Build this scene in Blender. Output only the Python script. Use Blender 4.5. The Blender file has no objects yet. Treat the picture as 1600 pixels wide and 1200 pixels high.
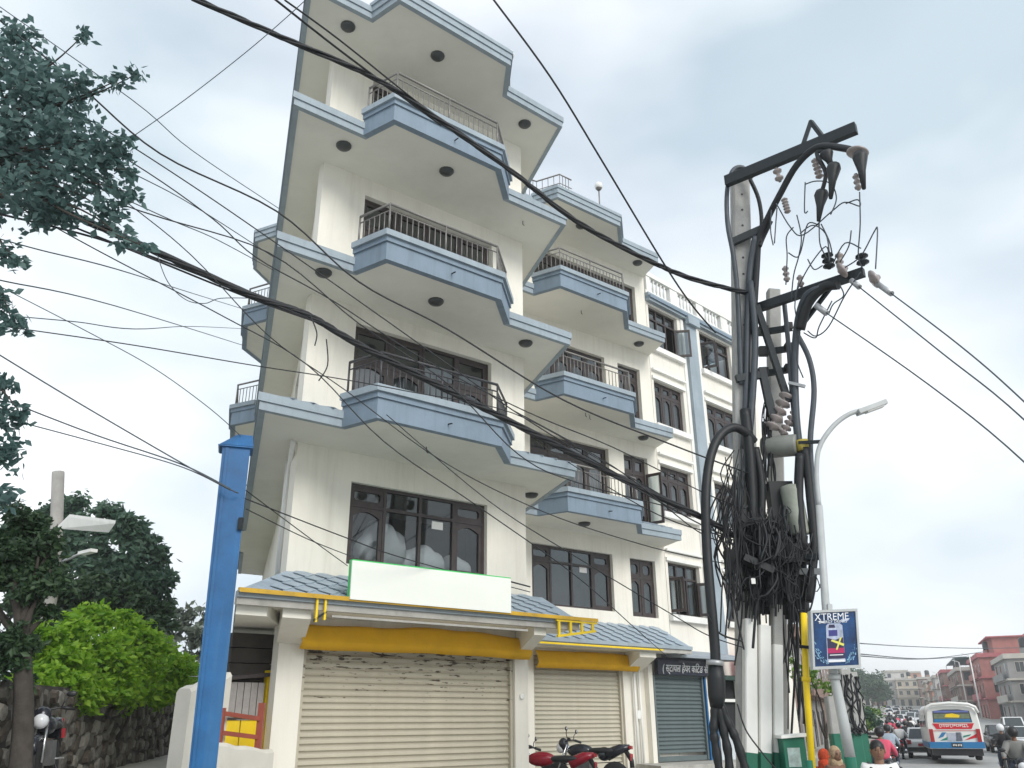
import bpy, math, random
import numpy as np
from mathutils import Vector, Matrix
R = math.radians
random.seed(7); RNG = np.random.default_rng(11)
scene = bpy.context.scene
COL = scene.collection

# ------------------------------------------------------------------ camera
PITCH, ROLL, CAMZ, FPX = R(22.10), R(-0.427), 1.5, 1300.0
cd = bpy.data.cameras.new('camera'); cam = bpy.data.objects.new('camera', cd); COL.objects.link(cam)
cd.sensor_width = 36; cd.lens = FPX / 1600 * 36; cd.clip_end = 4000; cd.clip_start = 0.05
cam.matrix_world = Matrix.Translation((0, 0, CAMZ)) @ Matrix.Rotation(math.pi / 2 + PITCH, 4, 'X') @ Matrix.Rotation(ROLL, 4, 'Z')
scene.camera = cam
# ------------------------------------------------------------------ sky and sun (bright overcast, high thin cloud)
SUN_EL, SUN_AZ = R(34), R(146)            # azimuth clockwise from +Y
w = bpy.data.worlds.new('World'); scene.world = w; w.use_nodes = True
nt = w.node_tree; N = nt.nodes; L = nt.links; N.clear()
out = N.new('ShaderNodeOutputWorld'); bg = N.new('ShaderNodeBackground'); bg.inputs[1].default_value = 0.1
sky = N.new('ShaderNodeTexSky'); sky.sky_type = 'NISHITA'; sky.sun_disc = False
sky.sun_elevation = SUN_EL; sky.sun_rotation = SUN_AZ; sky.air_density = 1.2; sky.dust_density = 2.5; sky.ozone_density = 1.5
geo = N.new('ShaderNodeTexCoord')
def wnoise(scale, detail, rough, loc, stretch=(1, 1, 2.2)):
    mp = N.new('ShaderNodeMapping'); mp.inputs['Scale'].default_value = stretch; mp.inputs['Location'].default_value = loc
    n = N.new('ShaderNodeTexNoise'); n.inputs['Scale'].default_value = scale; n.inputs['Detail'].default_value = detail; n.inputs['Roughness'].default_value = rough
    L.new(geo.outputs['Generated'], mp.inputs[0]); L.new(mp.outputs[0], n.inputs[0]); return n
n1 = wnoise(1.5, 4, .42, (3.1, 1.7, .4)); n2 = wnoise(2.2, 4, .45, (.3, 5.2, 2.0))
r1 = N.new('ShaderNodeValToRGB'); r1.color_ramp.elements[0].position = .28; r1.color_ramp.elements[1].position = .50
r1.color_ramp.elements[0].color = (.62, .62, .62, 1); r1.color_ramp.elements[1].color = (.95, .95, .95, 1)
r2 = N.new('ShaderNodeValToRGB'); r2.color_ramp.elements[0].position = .34; r2.color_ramp.elements[1].position = .64
r2.color_ramp.elements[0].color = (3.8, 4.55, 5.05, 1); r2.color_ramp.elements[1].color = (7.3, 7.5, 7.7, 1)
L.new(n1.outputs[0], r1.inputs[0]); L.new(n2.outputs[0], r2.inputs[0])
mx = N.new('ShaderNodeMixRGB'); L.new(r1.outputs[0], mx.inputs[0]); L.new(sky.outputs[0], mx.inputs[1]); L.new(r2.outputs[0], mx.inputs[2])
L.new(mx.outputs[0], bg.inputs[0]); L.new(bg.outputs[0], out.inputs[0])
sd = bpy.data.lights.new('sun', 'SUN'); sd.energy = 1.3; sd.angle = R(26); sd.color = (1, .97, .92)
sun = bpy.data.objects.new('sun', sd); COL.objects.link(sun)
sun.rotation_euler = Vector((math.sin(SUN_AZ) * math.cos(SUN_EL), math.cos(SUN_AZ) * math.cos(SUN_EL), math.sin(SUN_EL))).to_track_quat('Z', 'Y').to_euler()
sun.location = (0, 0, 30)
vs = scene.view_settings; vs.view_transform = 'Standard'; vs.look = 'None'; vs.exposure = 0.82; vs.gamma = 1; vs.use_curve_mapping = False
scene.cycles.use_denoising = True
scene.cycles.max_bounces = 6; scene.cycles.diffuse_bounces = 4; scene.cycles.transparent_max_bounces = 12

# ------------------------------------------------------------------ materials
MATS = {}
def mat(name, col, rough=.7, var=.12, scale=3.0, bump=0.0, bscale=40.0, metal=0.0, spec=.5, col2=None, emit=0, dirt=0.0, dirtcol=(.12, .10, .08), streak=0.0):
    """plain procedural paint / stone / metal: base colour with noise variation, optional fine relief and blotchy dirt"""
    if name in MATS: return MATS[name]
    m = bpy.data.materials.new(name); m.use_nodes = True; t = m.node_tree; b = t.nodes['Principled BSDF']
    tc = t.nodes.new('ShaderNodeTexCoord'); n = t.nodes.new('ShaderNodeTexNoise')
    n.inputs['Scale'].default_value = scale; n.inputs['Detail'].default_value = 6; n.inputs['Roughness'].default_value = .6
    t.links.new(tc.outputs['Object'], n.inputs[0])
    rp = t.nodes.new('ShaderNodeValToRGB'); rp.color_ramp.elements[0].position = .3; rp.color_ramp.elements[1].position = .72
    c2 = col2 if col2 else tuple(min(1, c * (1 + var)) for c in col); c1 = tuple(c * (1 - var) for c in col)
    rp.color_ramp.elements[0].color = (*c1, 1); rp.color_ramp.elements[1].color = (*c2, 1)
    t.links.new(n.outputs[0], rp.inputs[0]); src = rp.outputs[0]
    if dirt > 0:
        n3 = t.nodes.new('ShaderNodeTexNoise'); n3.inputs['Scale'].default_value = scale * .45; n3.inputs['Detail'].default_value = 9; n3.inputs['Roughness'].default_value = .72
        mp = t.nodes.new('ShaderNodeMapping'); mp.inputs['Scale'].default_value = (1, 1, .28); t.links.new(tc.outputs['Object'], mp.inputs[0]); t.links.new(mp.outputs[0], n3.inputs[0])
        rr = t.nodes.new('ShaderNodeMapRange'); rr.inputs[1].default_value = .5; rr.inputs[2].default_value = .78; rr.inputs[3].default_value = 0; rr.inputs[4].default_value = dirt
        t.links.new(n3.outputs[0], rr.inputs[0])
        mm = t.nodes.new('ShaderNodeMixRGB'); t.links.new(rr.outputs[0], mm.inputs[0]); t.links.new(src, mm.inputs[1]); mm.inputs[2].default_value = (*dirtcol, 1); src = mm.outputs[0]
    if streak > 0:
        mp = t.nodes.new('ShaderNodeMapping'); mp.inputs['Scale'].default_value = (3.6, 3.6, .2); t.links.new(tc.outputs['Object'], mp.inputs[0]); n5 = t.nodes.new('ShaderNodeTexNoise'); n5.inputs['Scale'].default_value = 1.6; n5.inputs['Detail'].default_value = 7; n5.inputs['Roughness'].default_value = .65; t.links.new(mp.outputs[0], n5.inputs[0])
        rr = t.nodes.new('ShaderNodeMapRange'); rr.inputs[1].default_value = .50; rr.inputs[2].default_value = .74; rr.inputs[3].default_value = 0; rr.inputs[4].default_value = streak; t.links.new(n5.outputs[0], rr.inputs[0])
        mm = t.nodes.new('ShaderNodeMixRGB'); t.links.new(rr.outputs[0], mm.inputs[0]); t.links.new(src, mm.inputs[1]); mm.inputs[2].default_value = (*dirtcol, 1); src = mm.outputs[0]
    t.links.new(src, b.inputs['Base Color'])
    b.inputs['Roughness'].default_value = rough; b.inputs['Metallic'].default_value = metal; b.inputs['Specular IOR Level'].default_value = spec
    if emit: b.inputs['Emission Color'].default_value = (*col, 1); b.inputs['Emission Strength'].default_value = emit
    if bump > 0:
        n4 = t.nodes.new('ShaderNodeTexNoise'); n4.inputs['Scale'].default_value = bscale; n4.inputs['Detail'].default_value = 4; t.links.new(tc.outputs['Object'], n4.inputs[0])
        bp = t.nodes.new('ShaderNodeBump'); bp.inputs['Strength'].default_value = bump; bp.inputs['Distance'].default_value = .02
        t.links.new(n4.outputs[0], bp.inputs['Height']); t.links.new(bp.outputs[0], b.inputs['Normal'])
    MATS[name] = m; return m
def glass(name, tint=(.50, .56, .58), ior=2.1):
    if name in MATS: return MATS[name]
    m = bpy.data.materials.new(name); m.use_nodes = True; t = m.node_tree; t.nodes.clear()
    o = t.nodes.new('ShaderNodeOutputMaterial'); mi = t.nodes.new('ShaderNodeMixShader'); fr = t.nodes.new('ShaderNodeFresnel'); fr.inputs[0].default_value = ior
    tr = t.nodes.new('ShaderNodeBsdfTransparent'); tr.inputs[0].default_value = (*tint, 1); gl = t.nodes.new('ShaderNodeBsdfGlossy'); gl.inputs['Roughness'].default_value = .02; gl.inputs[0].default_value = (.9, .95, .97, 1)
    t.links.new(fr.outputs[0], mi.inputs[0]); t.links.new(tr.outputs[0], mi.inputs[1]); t.links.new(gl.outputs[0], mi.inputs[2]); t.links.new(mi.outputs[0], o.inputs[0])
    MATS[name] = m; return m
def leafmat(name, col, col2, trans=.35):
    if name in MATS: return MATS[name]
    m = bpy.data.materials.new(name); m.use_nodes = True; t = m.node_tree; b = t.nodes['Principled BSDF']; o = t.nodes['Material Output']
    gi = t.nodes.new('ShaderNodeNewGeometry'); rp = t.nodes.new('ShaderNodeValToRGB')
    rp.color_ramp.elements[0].color = (*col, 1); rp.color_ramp.elements[1].color = (*col2, 1)
    t.links.new(gi.outputs['Random Per Island'], rp.inputs[0]); t.links.new(rp.outputs[0], b.inputs['Base Color']); b.inputs['Roughness'].default_value = .55
    tl = t.nodes.new('ShaderNodeBsdfTranslucent'); t.links.new(rp.outputs[0], tl.inputs[0])
    mi = t.nodes.new('ShaderNodeMixShader'); mi.inputs[0].default_value = trans
    t.links.new(b.outputs[0], mi.inputs[1]); t.links.new(tl.outputs[0], mi.inputs[2]); t.links.new(mi.outputs[0], o.inputs[0])
    MATS[name] = m; return m
WALL = mat('cream_render', (.80, .77, .69), .85, .05, .9, .12, 60, dirt=.36, dirtcol=(.44, .39, .32), streak=.24)
SOFFIT = mat('soffit_paint', (.80, .78, .70), .85, .06, .7, .05, 50, dirt=.35, dirtcol=(.48, .46, .39))
BLUE = mat('blue_grey_trim', (.20, .265, .335), .6, .1, 1.6, .08, 40, dirt=.5, dirtcol=(.12, .15, .18), streak=.5)
BLUEL = mat('pale_blue_trim', (.31, .37, .415), .6, .1, 1.6, .08, 40, dirt=.5, dirtcol=(.19, .22, .25), streak=.45)
TILE = mat('blue_slate_tile', (.33, .40, .465), .55, .16, 5, .1, 60, dirt=.3, dirtcol=(.18, .2, .2))
BROWN = mat('dark_brown_timber', (.045, .034, .033), .45, .25, 8)
RAIL = mat('grey_painted_rail', (.20, .19, .18), .4, .1, 6, metal=.3)
RAILD = mat('dark_rail', (.05, .05, .055), .4, .1, 6, metal=.3)
GLASS = glass('window_glass')
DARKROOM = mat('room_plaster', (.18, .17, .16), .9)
YEL = mat('yellow_paint', (.60, .36, .02), .5, .15, 3, .05, 40, dirt=.85, dirtcol=(.16, .13, .06))
YELB = mat('bright_yellow_paint', (.85, .60, .01), .45, .1, 3, dirt=.2, dirtcol=(.3, .2, .05))
WHITEP = mat('white_paint', (.80, .80, .77), .7, .05, 2, .06, 60, dirt=.35, dirtcol=(.36, .34, .30))
CONC = mat('weathered_concrete', (.42, .41, .38), .9, .15, 4, .25, 60, dirt=.5, dirtcol=(.16, .15, .13))
CONCD = mat('old_concrete', (.34, .33, .31), .9, .15, 3, .25, 50, dirt=.5, dirtcol=(.12, .11, .1))
BLACK = mat('black_rubber', (.007, .009, .011), .55, .2, 8)
CABLE = mat('cable_sheath', (.010, .012, .015), .6, .2, 6)
CABLEG = mat('grey_cable_sheath', (.055, .068, .082), .5, .2, 6)
STEEL = mat('galvanised_steel', (.40, .41, .42), .45, .15, 6, metal=.5, dirt=.3)
DSTEEL = mat('dark_steel_angle', (.018, .024, .028), .5, .2, 6, metal=.4)
PORC = mat('porcelain_insulator', (.30, .26, .25), .25, .1, 6)
CREAMS = mat('cream_shutter', (.50, .47, .385), .5, .08, 2.2, .03, 40, dirt=.35, dirtcol=(.36, .3, .22))
TEALS = mat('teal_shutter', (.115, .145, .15), .5, .12, 2.2, .03, 40, dirt=.3, dirtcol=(.07, .09, .09))
BARK = mat('bark', (.05, .042, .035), .95, .3, 6, .5, 25)
ASPH = mat('asphalt', (.33, .33, .32), .9, .12, 1.3, .2, 120, dirt=.3, dirtcol=(.24, .23, .21))
PAVE = mat('dusty_paving', (.34, .33, .30), .95, .15, .8, .2, 80, dirt=.4, dirtcol=(.17, .15, .13))

# ------------------------------------------------------------------ mesh helpers
class MB:
    """collects vertices and faces; becomes one mesh"""
    def __init__(s): s.v = []; s.f = []; s.sm = []
    def add(s, vs, fs, smooth=False):
        o = len(s.v); s.v += [tuple(p) for p in vs]; s.f += [tuple(i + o for i in f) for f in fs]; s.sm += [smooth] * len(fs); return s
    def quad(s, a, b, c, d): return s.add([a, b, c, d], [(0, 1, 2, 3)])
    def box(s, c, size, rot=None):
        x, y, z = (k / 2 for k in size)
        vs = [Vector((i * x, j * y, k * z)) for i in (-1, 1) for j in (-1, 1) for k in (-1, 1)]
        if rot is not None: vs = [rot @ p for p in vs]
        c = Vector(c); return s.add([p + c for p in vs], [(0, 1, 3, 2), (4, 6, 7, 5), (0, 4, 5, 1), (2, 3, 7, 6), (0, 2, 6, 4), (1, 5, 7, 3)])
    def prism(s, poly, z0, z1):
        n = len(poly); a = sum(poly[i][0] * poly[(i + 1) % n][1] - poly[(i + 1) % n][0] * poly[i][1] for i in range(n))
        if a < 0: poly = poly[::-1]
        f0 = z0 if callable(z0) else (lambda x, y: z0); f1 = z1 if callable(z1) else (lambda x, y: z1)
        vs = [(p[0], p[1], f0(*p[:2])) for p in poly] + [(p[0], p[1], f1(*p[:2])) for p in poly]
        fs = [tuple(range(n - 1, -1, -1)), tuple(range(n, 2 * n))] + [(i, (i + 1) % n, n + (i + 1) % n, n + i) for i in range(n)]
        return s.add(vs, fs)
    def beam(s, a, b, wd, ht, up=(0, 0, 1)):
        a, b = Vector(a), Vector(b); d = (b - a); ln = d.length; d.normalize(); u = Vector(up)
        if abs(d.dot(u)) > .98: u = Vector((0, 1, 0))
        r = d.cross(u).normalized(); u = r.cross(d).normalized()
        M = Matrix((r, d, u)).transposed(); return s.box((a + b) / 2, (wd, ln, ht), M)
    def tube(s, pts, r, n=8, caps=True):
        pts = [Vector(p) for p in pts]; m = len(pts); rs = r if hasattr(r, '__len__') else [r] * m
        vs = []; prev = None
        for i, p in enumerate(pts):
            d = (pts[min(i + 1, m - 1)] - pts[max(i - 1, 0)]); d = d.normalized() if d.length > 1e-9 else Vector((0, 0, 1))
            if prev is None: u = Vector((0, 0, 1)) if abs(d.z) < .9 else Vector((1, 0, 0))
            else: u = prev
            sd_ = d.cross(u); 
            if sd_.length < 1e-6: sd_ = d.cross(Vector((1, .3, 0)))
            sd_.normalize(); u = sd_.cross(d).normalized(); prev = u
            for k in range(n):
                a = 2 * math.pi * k / n; vs.append(p + (sd_ * math.cos(a) + u * math.sin(a)) * rs[i])
        fs = [(i * n + k, i * n + (k + 1) % n, (i + 1) * n + (k + 1) % n, (i + 1) * n + k) for i in range(m - 1) for k in range(n)]
        o = len(s.v); s.add(vs, fs, True)
        if caps: s.f += [tuple(o + k for k in range(n - 1, -1, -1)), tuple(o + (m - 1) * n + k for k in range(n))]; s.sm += [False, False]
        return s
    def lathe(s, prof, base=(0, 0, 0), axis=(0, 0, 1), n=12):
        """prof: list of (radius, height) along axis"""
        q = Vector((0, 0, 1)).rotation_difference(Vector(axis).normalized()); b = Vector(base); vs = []
        for r, h in prof:
            for k in range(n):
                a = 2 * math.pi * k / n; vs.append(b + q @ Vector((r * math.cos(a), r * math.sin(a), h)))
        m = len(prof); fs = [(i * n + k, i * n + (k + 1) % n, (i + 1) * n + (k + 1) % n, (i + 1) * n + k) for i in range(m - 1) for k in range(n)]
        o = len(s.v); s.add(vs, fs, True)
        s.f += [tuple(o + k for k in range(n - 1, -1, -1)), tuple(o + (m - 1) * n + k for k in range(n))]; s.sm += [False, False]; return s
    def ball(s, c, r, n=10, m=6):
        sx, sy, sz = r if hasattr(r, '__len__') else (r, r, r); c = Vector(c); vs = []; 
        for i in range(m + 1):
            th = math.pi * i / m
            for k in range(n):
                a = 2 * math.pi * k / n; vs.append(c + Vector((sx * math.sin(th) * math.cos(a), sy * math.sin(th) * math.sin(a), -sz * math.cos(th))))
        return s.add(vs, [(i * n + k, i * n + (k + 1) % n, (i + 1) * n + (k + 1) % n, (i + 1) * n + k) for i in range(m) for k in range(n)], True)
    def xform(s, M):
        s.v = [tuple(M @ Vector(p)) for p in s.v]; return s
    def mesh(s, name, off=(0, 0, 0), mats=()):
        me = bpy.data.meshes.new(name); ox, oy, oz = off
        me.from_pydata([(p[0] - ox, p[1] - oy, p[2] - oz) for p in s.v], [], s.f)
        me.polygons.foreach_set('use_smooth', s.sm); me.update()
        for m in mats: me.materials.append(m)
        return me
def tag(o, label=None, cat=None, group=None, kind=None):
    if label: o['label'] = label
    if cat: o['category'] = cat
    if group: o['group'] = group
    if kind: o['kind'] = kind
    return o
class Thing:
    """an Empty at the thing's base; parts are given in world coordinates"""
    def __init__(s, name, label, cat, loc, group=None):
        s.loc = Vector(loc); s.root = bpy.data.objects.new(name, None); s.root.location = s.loc; s.root.empty_display_size = .2
        COL.objects.link(s.root); tag(s.root, label, cat, group)
    def part(s, name, mb, m, parent=None, label=None, kind=None):
        o = bpy.data.objects.new(name, mb.mesh(name, s.loc, [m])); COL.objects.link(o); o.parent = parent or s.root
        tag(o, label, kind=kind); return o
    def piece(s, name, me, loc, rot=None, parent=None, scale=None):
        o = bpy.data.objects.new(name, me); COL.objects.link(o); o.parent = parent or s.root; o.location = Vector(loc) - s.loc
        if rot is not None: o.rotation_euler = rot if not isinstance(rot, Matrix) else rot.to_euler()
        if scale is not None: o.scale = scale
        return o
def single(name, mb, m, label=None, cat=None, group=None, kind=None, base=None):
    """a thing that is one mesh; its origin at its base"""
    if base is None:
        a = np.array(mb.v); base = (a[:, 0].mean(), a[:, 1].mean(), a[:, 2].min())
    o = bpy.data.objects.new(name, mb.mesh(name, base, [m])); o.location = base; COL.objects.link(o); return tag(o, label, cat, group, kind)
def copy_tree(o, parent=None):
    c = o.copy(); COL.objects.link(c)
    if parent is not None: c.parent = parent; c.matrix_parent_inverse = o.matrix_parent_inverse.copy()
    for ch in o.children: copy_tree(ch, c)
    return c
def text_mb(s, size, origin, xdir, up, depth=.004, align='CENTER', font=None, squash=1.0, shear=0):
    """lettering as real raised geometry"""
    cu = bpy.data.curves.new('lettering', 'FONT'); cu.body = s; cu.size = size; cu.align_x = align; cu.align_y = 'CENTER'; cu.extrude = depth / 2; cu.resolution_u = 2; cu.shear = shear
    if font: cu.font = font
    o = bpy.data.objects.new('lettering', cu); COL.objects.link(o); dg = bpy.context.evaluated_depsgraph_get(); me = bpy.data.meshes.new_from_object(o.evaluated_get(dg))
    x = Vector(xdir).normalized(); u = Vector(up).normalized(); n = x.cross(u); O_ = Vector(origin); mb = MB()
    mb.add([O_ + x * v.co.x * squash + u * v.co.y + n * v.co.z for v in me.vertices], [tuple(p.vertices) for p in me.polygons])
    bpy.data.objects.remove(o); bpy.data.curves.remove(cu); bpy.data.meshes.remove(me); return mb
# ---- where a picture point lies when its distance is known (used only to survey the photograph into world positions)
def ray(px, py):
    u, v = px - 800, py - 600; c, s = math.cos(-ROLL), math.sin(-ROLL); u, v = c * u - s * v, s * u + c * v
    x, y = u / FPX, -v / FPX; c, s = math.cos(PITCH), math.sin(PITCH); return Vector((x, c - y * s, s + y * c))
def und(px, py, d): r = ray(px, py); return Vector((0, 0, CAMZ)) + r * (d / r.y)
def unz(px, py, z): r = ray(px, py); return Vector((0, 0, CAMZ)) + r * ((z - CAMZ) / r.z)
# ------------------------------------------------------------------ ground heights: street falls a little, then climbs far away; lane on the left is higher
SA = R(23); SX, SY = math.sin(SA), math.cos(SA)            # street direction
def st(x, y): return x * SX + y * SY, x * SY - y * SX       # along, across (right positive)
def xy(s, t): return s * SX + t * SY, s * SY - t * SX
def sm(a, b, x): k = min(1, max(0, (x - a) / (b - a))); return k * k * (3 - 2 * k)
def hz(x, y):
    s, t = st(x, y); k = max(0.0, -1.2 - t)
    h = -.42 + 1.35 * (1 - math.exp(-.095 * k / 1.35 * 1.25))
    r = 0 if s < 45 else .55 * sm(45, 110, s) + (0 if s < 100 else .023 * (s - 100))
    r = min(r, 14 + .004 * s)
    return h + r
# ------------------------------------------------------------------ the setting: ground, road, kerb, lane
def sheet(name, xs, ys, fn, m, lift=0.0, frame=None):
    mb = MB(); nx, ny = len(xs), len(ys); vs = []
    for b in ys:
        for a in xs:
            x, y = frame(a, b) if frame else (a, b); vs.append((x, y, fn(x, y) + lift))
    mb.add(vs, [(j * nx + i, j * nx + i + 1, (j + 1) * nx + i + 1, (j + 1) * nx + i) for j in range(ny - 1) for i in range(nx - 1)], True)
    o = single(name, mb, m, kind='structure', base=(0, 0, 0)); return o
gs = sorted(set([-400, -300, -200, -140, -100, -70] + list(range(-60, 61, 3)) + [70, 85, 100, 140, 200, 300, 400, 500]))
gy = sorted(set([-25] + list(range(-15, 76, 3)) + [85, 100, 120, 140, 170, 200, 260, 330, 420, 520, 640, 740]))
sheet('ground', gs, gy, lambda x, y: hz(x, y) - (.16 if st(x, y)[1] > -1.6 else 0), PAVE)
ss = [-20, -10] + list(range(-4, 130, 3)) + [140, 155, 170, 190, 210, 240, 270, 300, 340, 380]
sheet('road', ss, [-1.2, 0, 2, 4, 6, 8, 10, 12.2], hz, ASPH, .004, lambda a, b: xy(a, b))
# kerb stones along the left edge of the street, near part as single stones
KERB = mat('kerb_concrete', (.36, .35, .32), .9, .15, 3, .2, 60, dirt=.4)
kerb = Thing('kerb', None, None, (*xy(5, -1.35), hz(*xy(5, -1.35)))); kerb.root['kind'] = 'structure'
km = MB().box((0, 0, .03), (.24, .98, .24)).mesh('kerb_stone', (0, 0, 0), [KERB])
for i in range(34):
    a = 3 + i; p = xy(a, -1.33); kerb.piece('kerb_stone', km, (p[0], p[1], hz(*p)), (0, 0, -SA))
dash = mat('road_marking', (.62, .62, .58), .8, .15, 4, dirt=.5, dirtcol=(.2, .2, .2))
for i in range(7):
    mb = MB(); a = 20 + i * 9
    pts = [(*xy(a, 5.6), 0), (*xy(a, 5.74), 0), (*xy(a + 3.5, 5.74), 0), (*xy(a + 3.5, 5.6), 0)]
    mb.quad(*[(p[0], p[1], hz(p[0], p[1]) + .012) for p in pts]); o = single('road_marking', mb, dash, kind='structure')
# lane climbing on the left between the building and the stone wall
lane_pts = [((-5.2, 6), (-2.4, 6)), ((-6.8, 11), (-3.5, 10.5)), ((-8.2, 17), (-5.4, 16.5)), ((-9.7, 26), (-7.4, 26)), ((-11.5, 34), (-9.3, 35)), ((-16, 44), (-14, 46))]
mb = MB()
for i in range(len(lane_pts) - 1):
    a, b = lane_pts[i]; c, d = lane_pts[i + 1]
    for k in range(4):
        f = lambda p, q, t: (p[0] + (q[0] - p[0]) * t, p[1] + (q[1] - p[1]) * t)
        q = [f(a, c, k / 4), f(b, d, k / 4), f(b, d, (k + 1) / 4), f(a, c, (k + 1) / 4)]
        mb.quad(*[(x, y, hz(x, y) + .02) for x, y in q])
LANEM = mat('lane_concrete', (.36, .35, .33), .9, .12, .9, .2, 70, dirt=.4, dirtcol=(.24, .22, .2))
single('lane', mb, LANEM, kind='structure', base=(0, 0, 0))
# ------------------------------------------------------------------ the corner building
BO = Vector((-3.83, 14.16, 0)); A52 = R(52)
BU = Vector((math.sin(A52), math.cos(A52), 0)); BV = Vector((math.sin(R(-18)), math.cos(R(-18)), 0)); BN = Vector((math.sin(R(142)), math.cos(R(142)), 0))
def P(u, v, z=0.0): p = BO + BU * u + BV * v; return Vector((p.x, p.y, z))
S1, S2, S3, S4, S5 = 3.3, 6.16, 9.16, 12.23, 15.05
class Facade:
    """vertical plane: a along, b outward, z up"""
    def __init__(s, p0, az, flip=1): s.p = Vector((p0[0], p0[1], 0)); s.d = Vector((math.sin(az), math.cos(az), 0)); s.n = Vector((math.sin(az + math.pi / 2), math.cos(az + math.pi / 2), 0)) * flip
    def at(s, a, b, z): p = s.p + s.d * a + s.n * b; return Vector((p.x, p.y, z))
    def bar(s, mb, a0, a1, z0, z1, b0, b1):
        vs = [s.at(a, b, z) for a in (a0, a1) for b in (b0, b1) for z in (z0, z1)]
        return mb.add(vs, [(0, 1, 3, 2), (4, 6, 7, 5), (0, 4, 5, 1), (2, 3, 7, 6), (0, 2, 6, 4), (1, 5, 7, 3)])
    def wall(s, mb, a0, a1, z0, z1, holes=(), thick=.24):
        A = sorted({a0, a1, *[h[0] for h in holes], *[h[1] for h in holes]}); Z = sorted({z0, z1, *[h[2] for h in holes], *[h[3] for h in holes]})
        inh = lambda a, z: any(h[0] < a < h[1] and h[2] < z < h[3] for h in holes)
        for b in (0, -thick):
            for i in range(len(A) - 1):
                for j in range(len(Z) - 1):
                    if not inh((A[i] + A[i + 1]) / 2, (Z[j] + Z[j + 1]) / 2):
                        q = [s.at(A[i], b, Z[j]), s.at(A[i + 1], b, Z[j]), s.at(A[i + 1], b, Z[j + 1]), s.at(A[i], b, Z[j + 1])]
                        mb.quad(*(q if b == 0 else q[::-1]))
        for h in holes:
            c = [(h[0], h[2]), (h[1], h[2]), (h[1], h[3]), (h[0], h[3])]
            for k in range(4):
                (p, q), (r, t) = c[k], c[(k + 1) % 4]; mb.quad(s.at(p, 0, q), s.at(r, 0, t), s.at(r, -thick, t), s.at(p, -thick, q))
        c = [(a0, z0), (a1, z0), (a1, z1), (a0, z1)]
        for k in range(4):
            (p, q), (r, t) = c[k], c[(k + 1) % 4]; mb.quad(s.at(p, 0, q), s.at(p, -thick, q), s.at(r, -thick, t), s.at(r, 0, t))
        return mb
def arch_ring(fc, mb, a0, a1, z0, z1, w, b0, b1, rise=0.0, octo=False):
    """sash frame: rectangle outside, opening with an arched or clipped top inside; returns inner box"""
    i0, i1, j0, j1 = a0 + w, a1 - w, z0 + w, z1 - w; n = 8
    if octo:
        c = min(i1 - i0, j1 - j0) * .22; inner = [(i0 + c, j0), (i1 - c, j0), (i1, j0 + c), (i1, j1 - c), (i1 - c, j1), (i0 + c, j1), (i0, j1 - c), (i0, j0 + c)]
        outer = [(a0 + w, z0), (a1 - w, z0), (a1, z0 + w), (a1, z1 - w), (a1 - w, z1), (a0 + w, z1), (a0, z1 - w), (a0, z0 + w)]
        rect = [(a0, z0), (a1, z0), (a1, z1), (a0, z1)]
        for b in (b1,):
            o = len(mb.v); mb.add([fc.at(a, b, z) for a, z in inner] + [fc.at(a, b, z) for a, z in rect], [])
            I = lambda k: o + k % 8; Q = lambda k: o + 8 + k % 4
            fs = [(Q(0), Q(1), I(1), I(0)), (Q(1), I(2), I(1)), (Q(1), Q(2), I(3), I(2)), (Q(2), I(4), I(3)), (Q(2), Q(3), I(5), I(4)), (Q(3), I(6), I(5)), (Q(3), Q(0), I(7), I(6)), (Q(0), I(0), I(7))]
            mb.f += fs; mb.sm += [False] * 8
    else:
        top = [(i1 + (i0 - i1) * k / n, j1 - rise + rise * math.sin(math.pi * k / n) ** 1.0) for k in range(n + 1)]
        inner = [(i0, j0), (i1, j0)] + top
        o = len(mb.v); to = [(a1 + (a0 - a1) * k / n, z1) for k in range(n + 1)]
        mb.add([fc.at(a, b1, z) for a, z in inner] + [fc.at(a0, b1, z0), fc.at(a1, b1, z0)] + [fc.at(a, b1, z) for a, z in to], [])
        m = len(inner); I = lambda k: o + k; X = lambda k: o + m + k
        fs = [(X(0), X(1), I(1), I(0)), (X(1), X(2), I(2), I(1))] + [(X(2 + k), X(3 + k), I(3 + k), I(2 + k)) for k in range(n)] + [(X(2 + n), X(0), I(0), I(2 + n))]
        mb.f += fs; mb.sm += [False] * len(fs)
    m = len(inner)
    for k in range(m):   # reveal of the opening
        (a, z), (c, d) = inner[k], inner[(k + 1) % m]; mb.quad(fc.at(a, b1, z), fc.at(c, b1, d), fc.at(c, b0, d), fc.at(a, b0, z))
    for p, q in (((a0, z0), (a1, z0)), ((a1, z0), (a1, z1)), ((a1, z1), (a0, z1)), ((a0, z1), (a0, z0))):
        mb.quad(fc.at(*[p[0], b0, p[1]]), fc.at(q[0], b0, q[1]), fc.at(q[0], b1, q[1]), fc.at(p[0], b1, p[1]))
    return i0, i1, j0, j1
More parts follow.
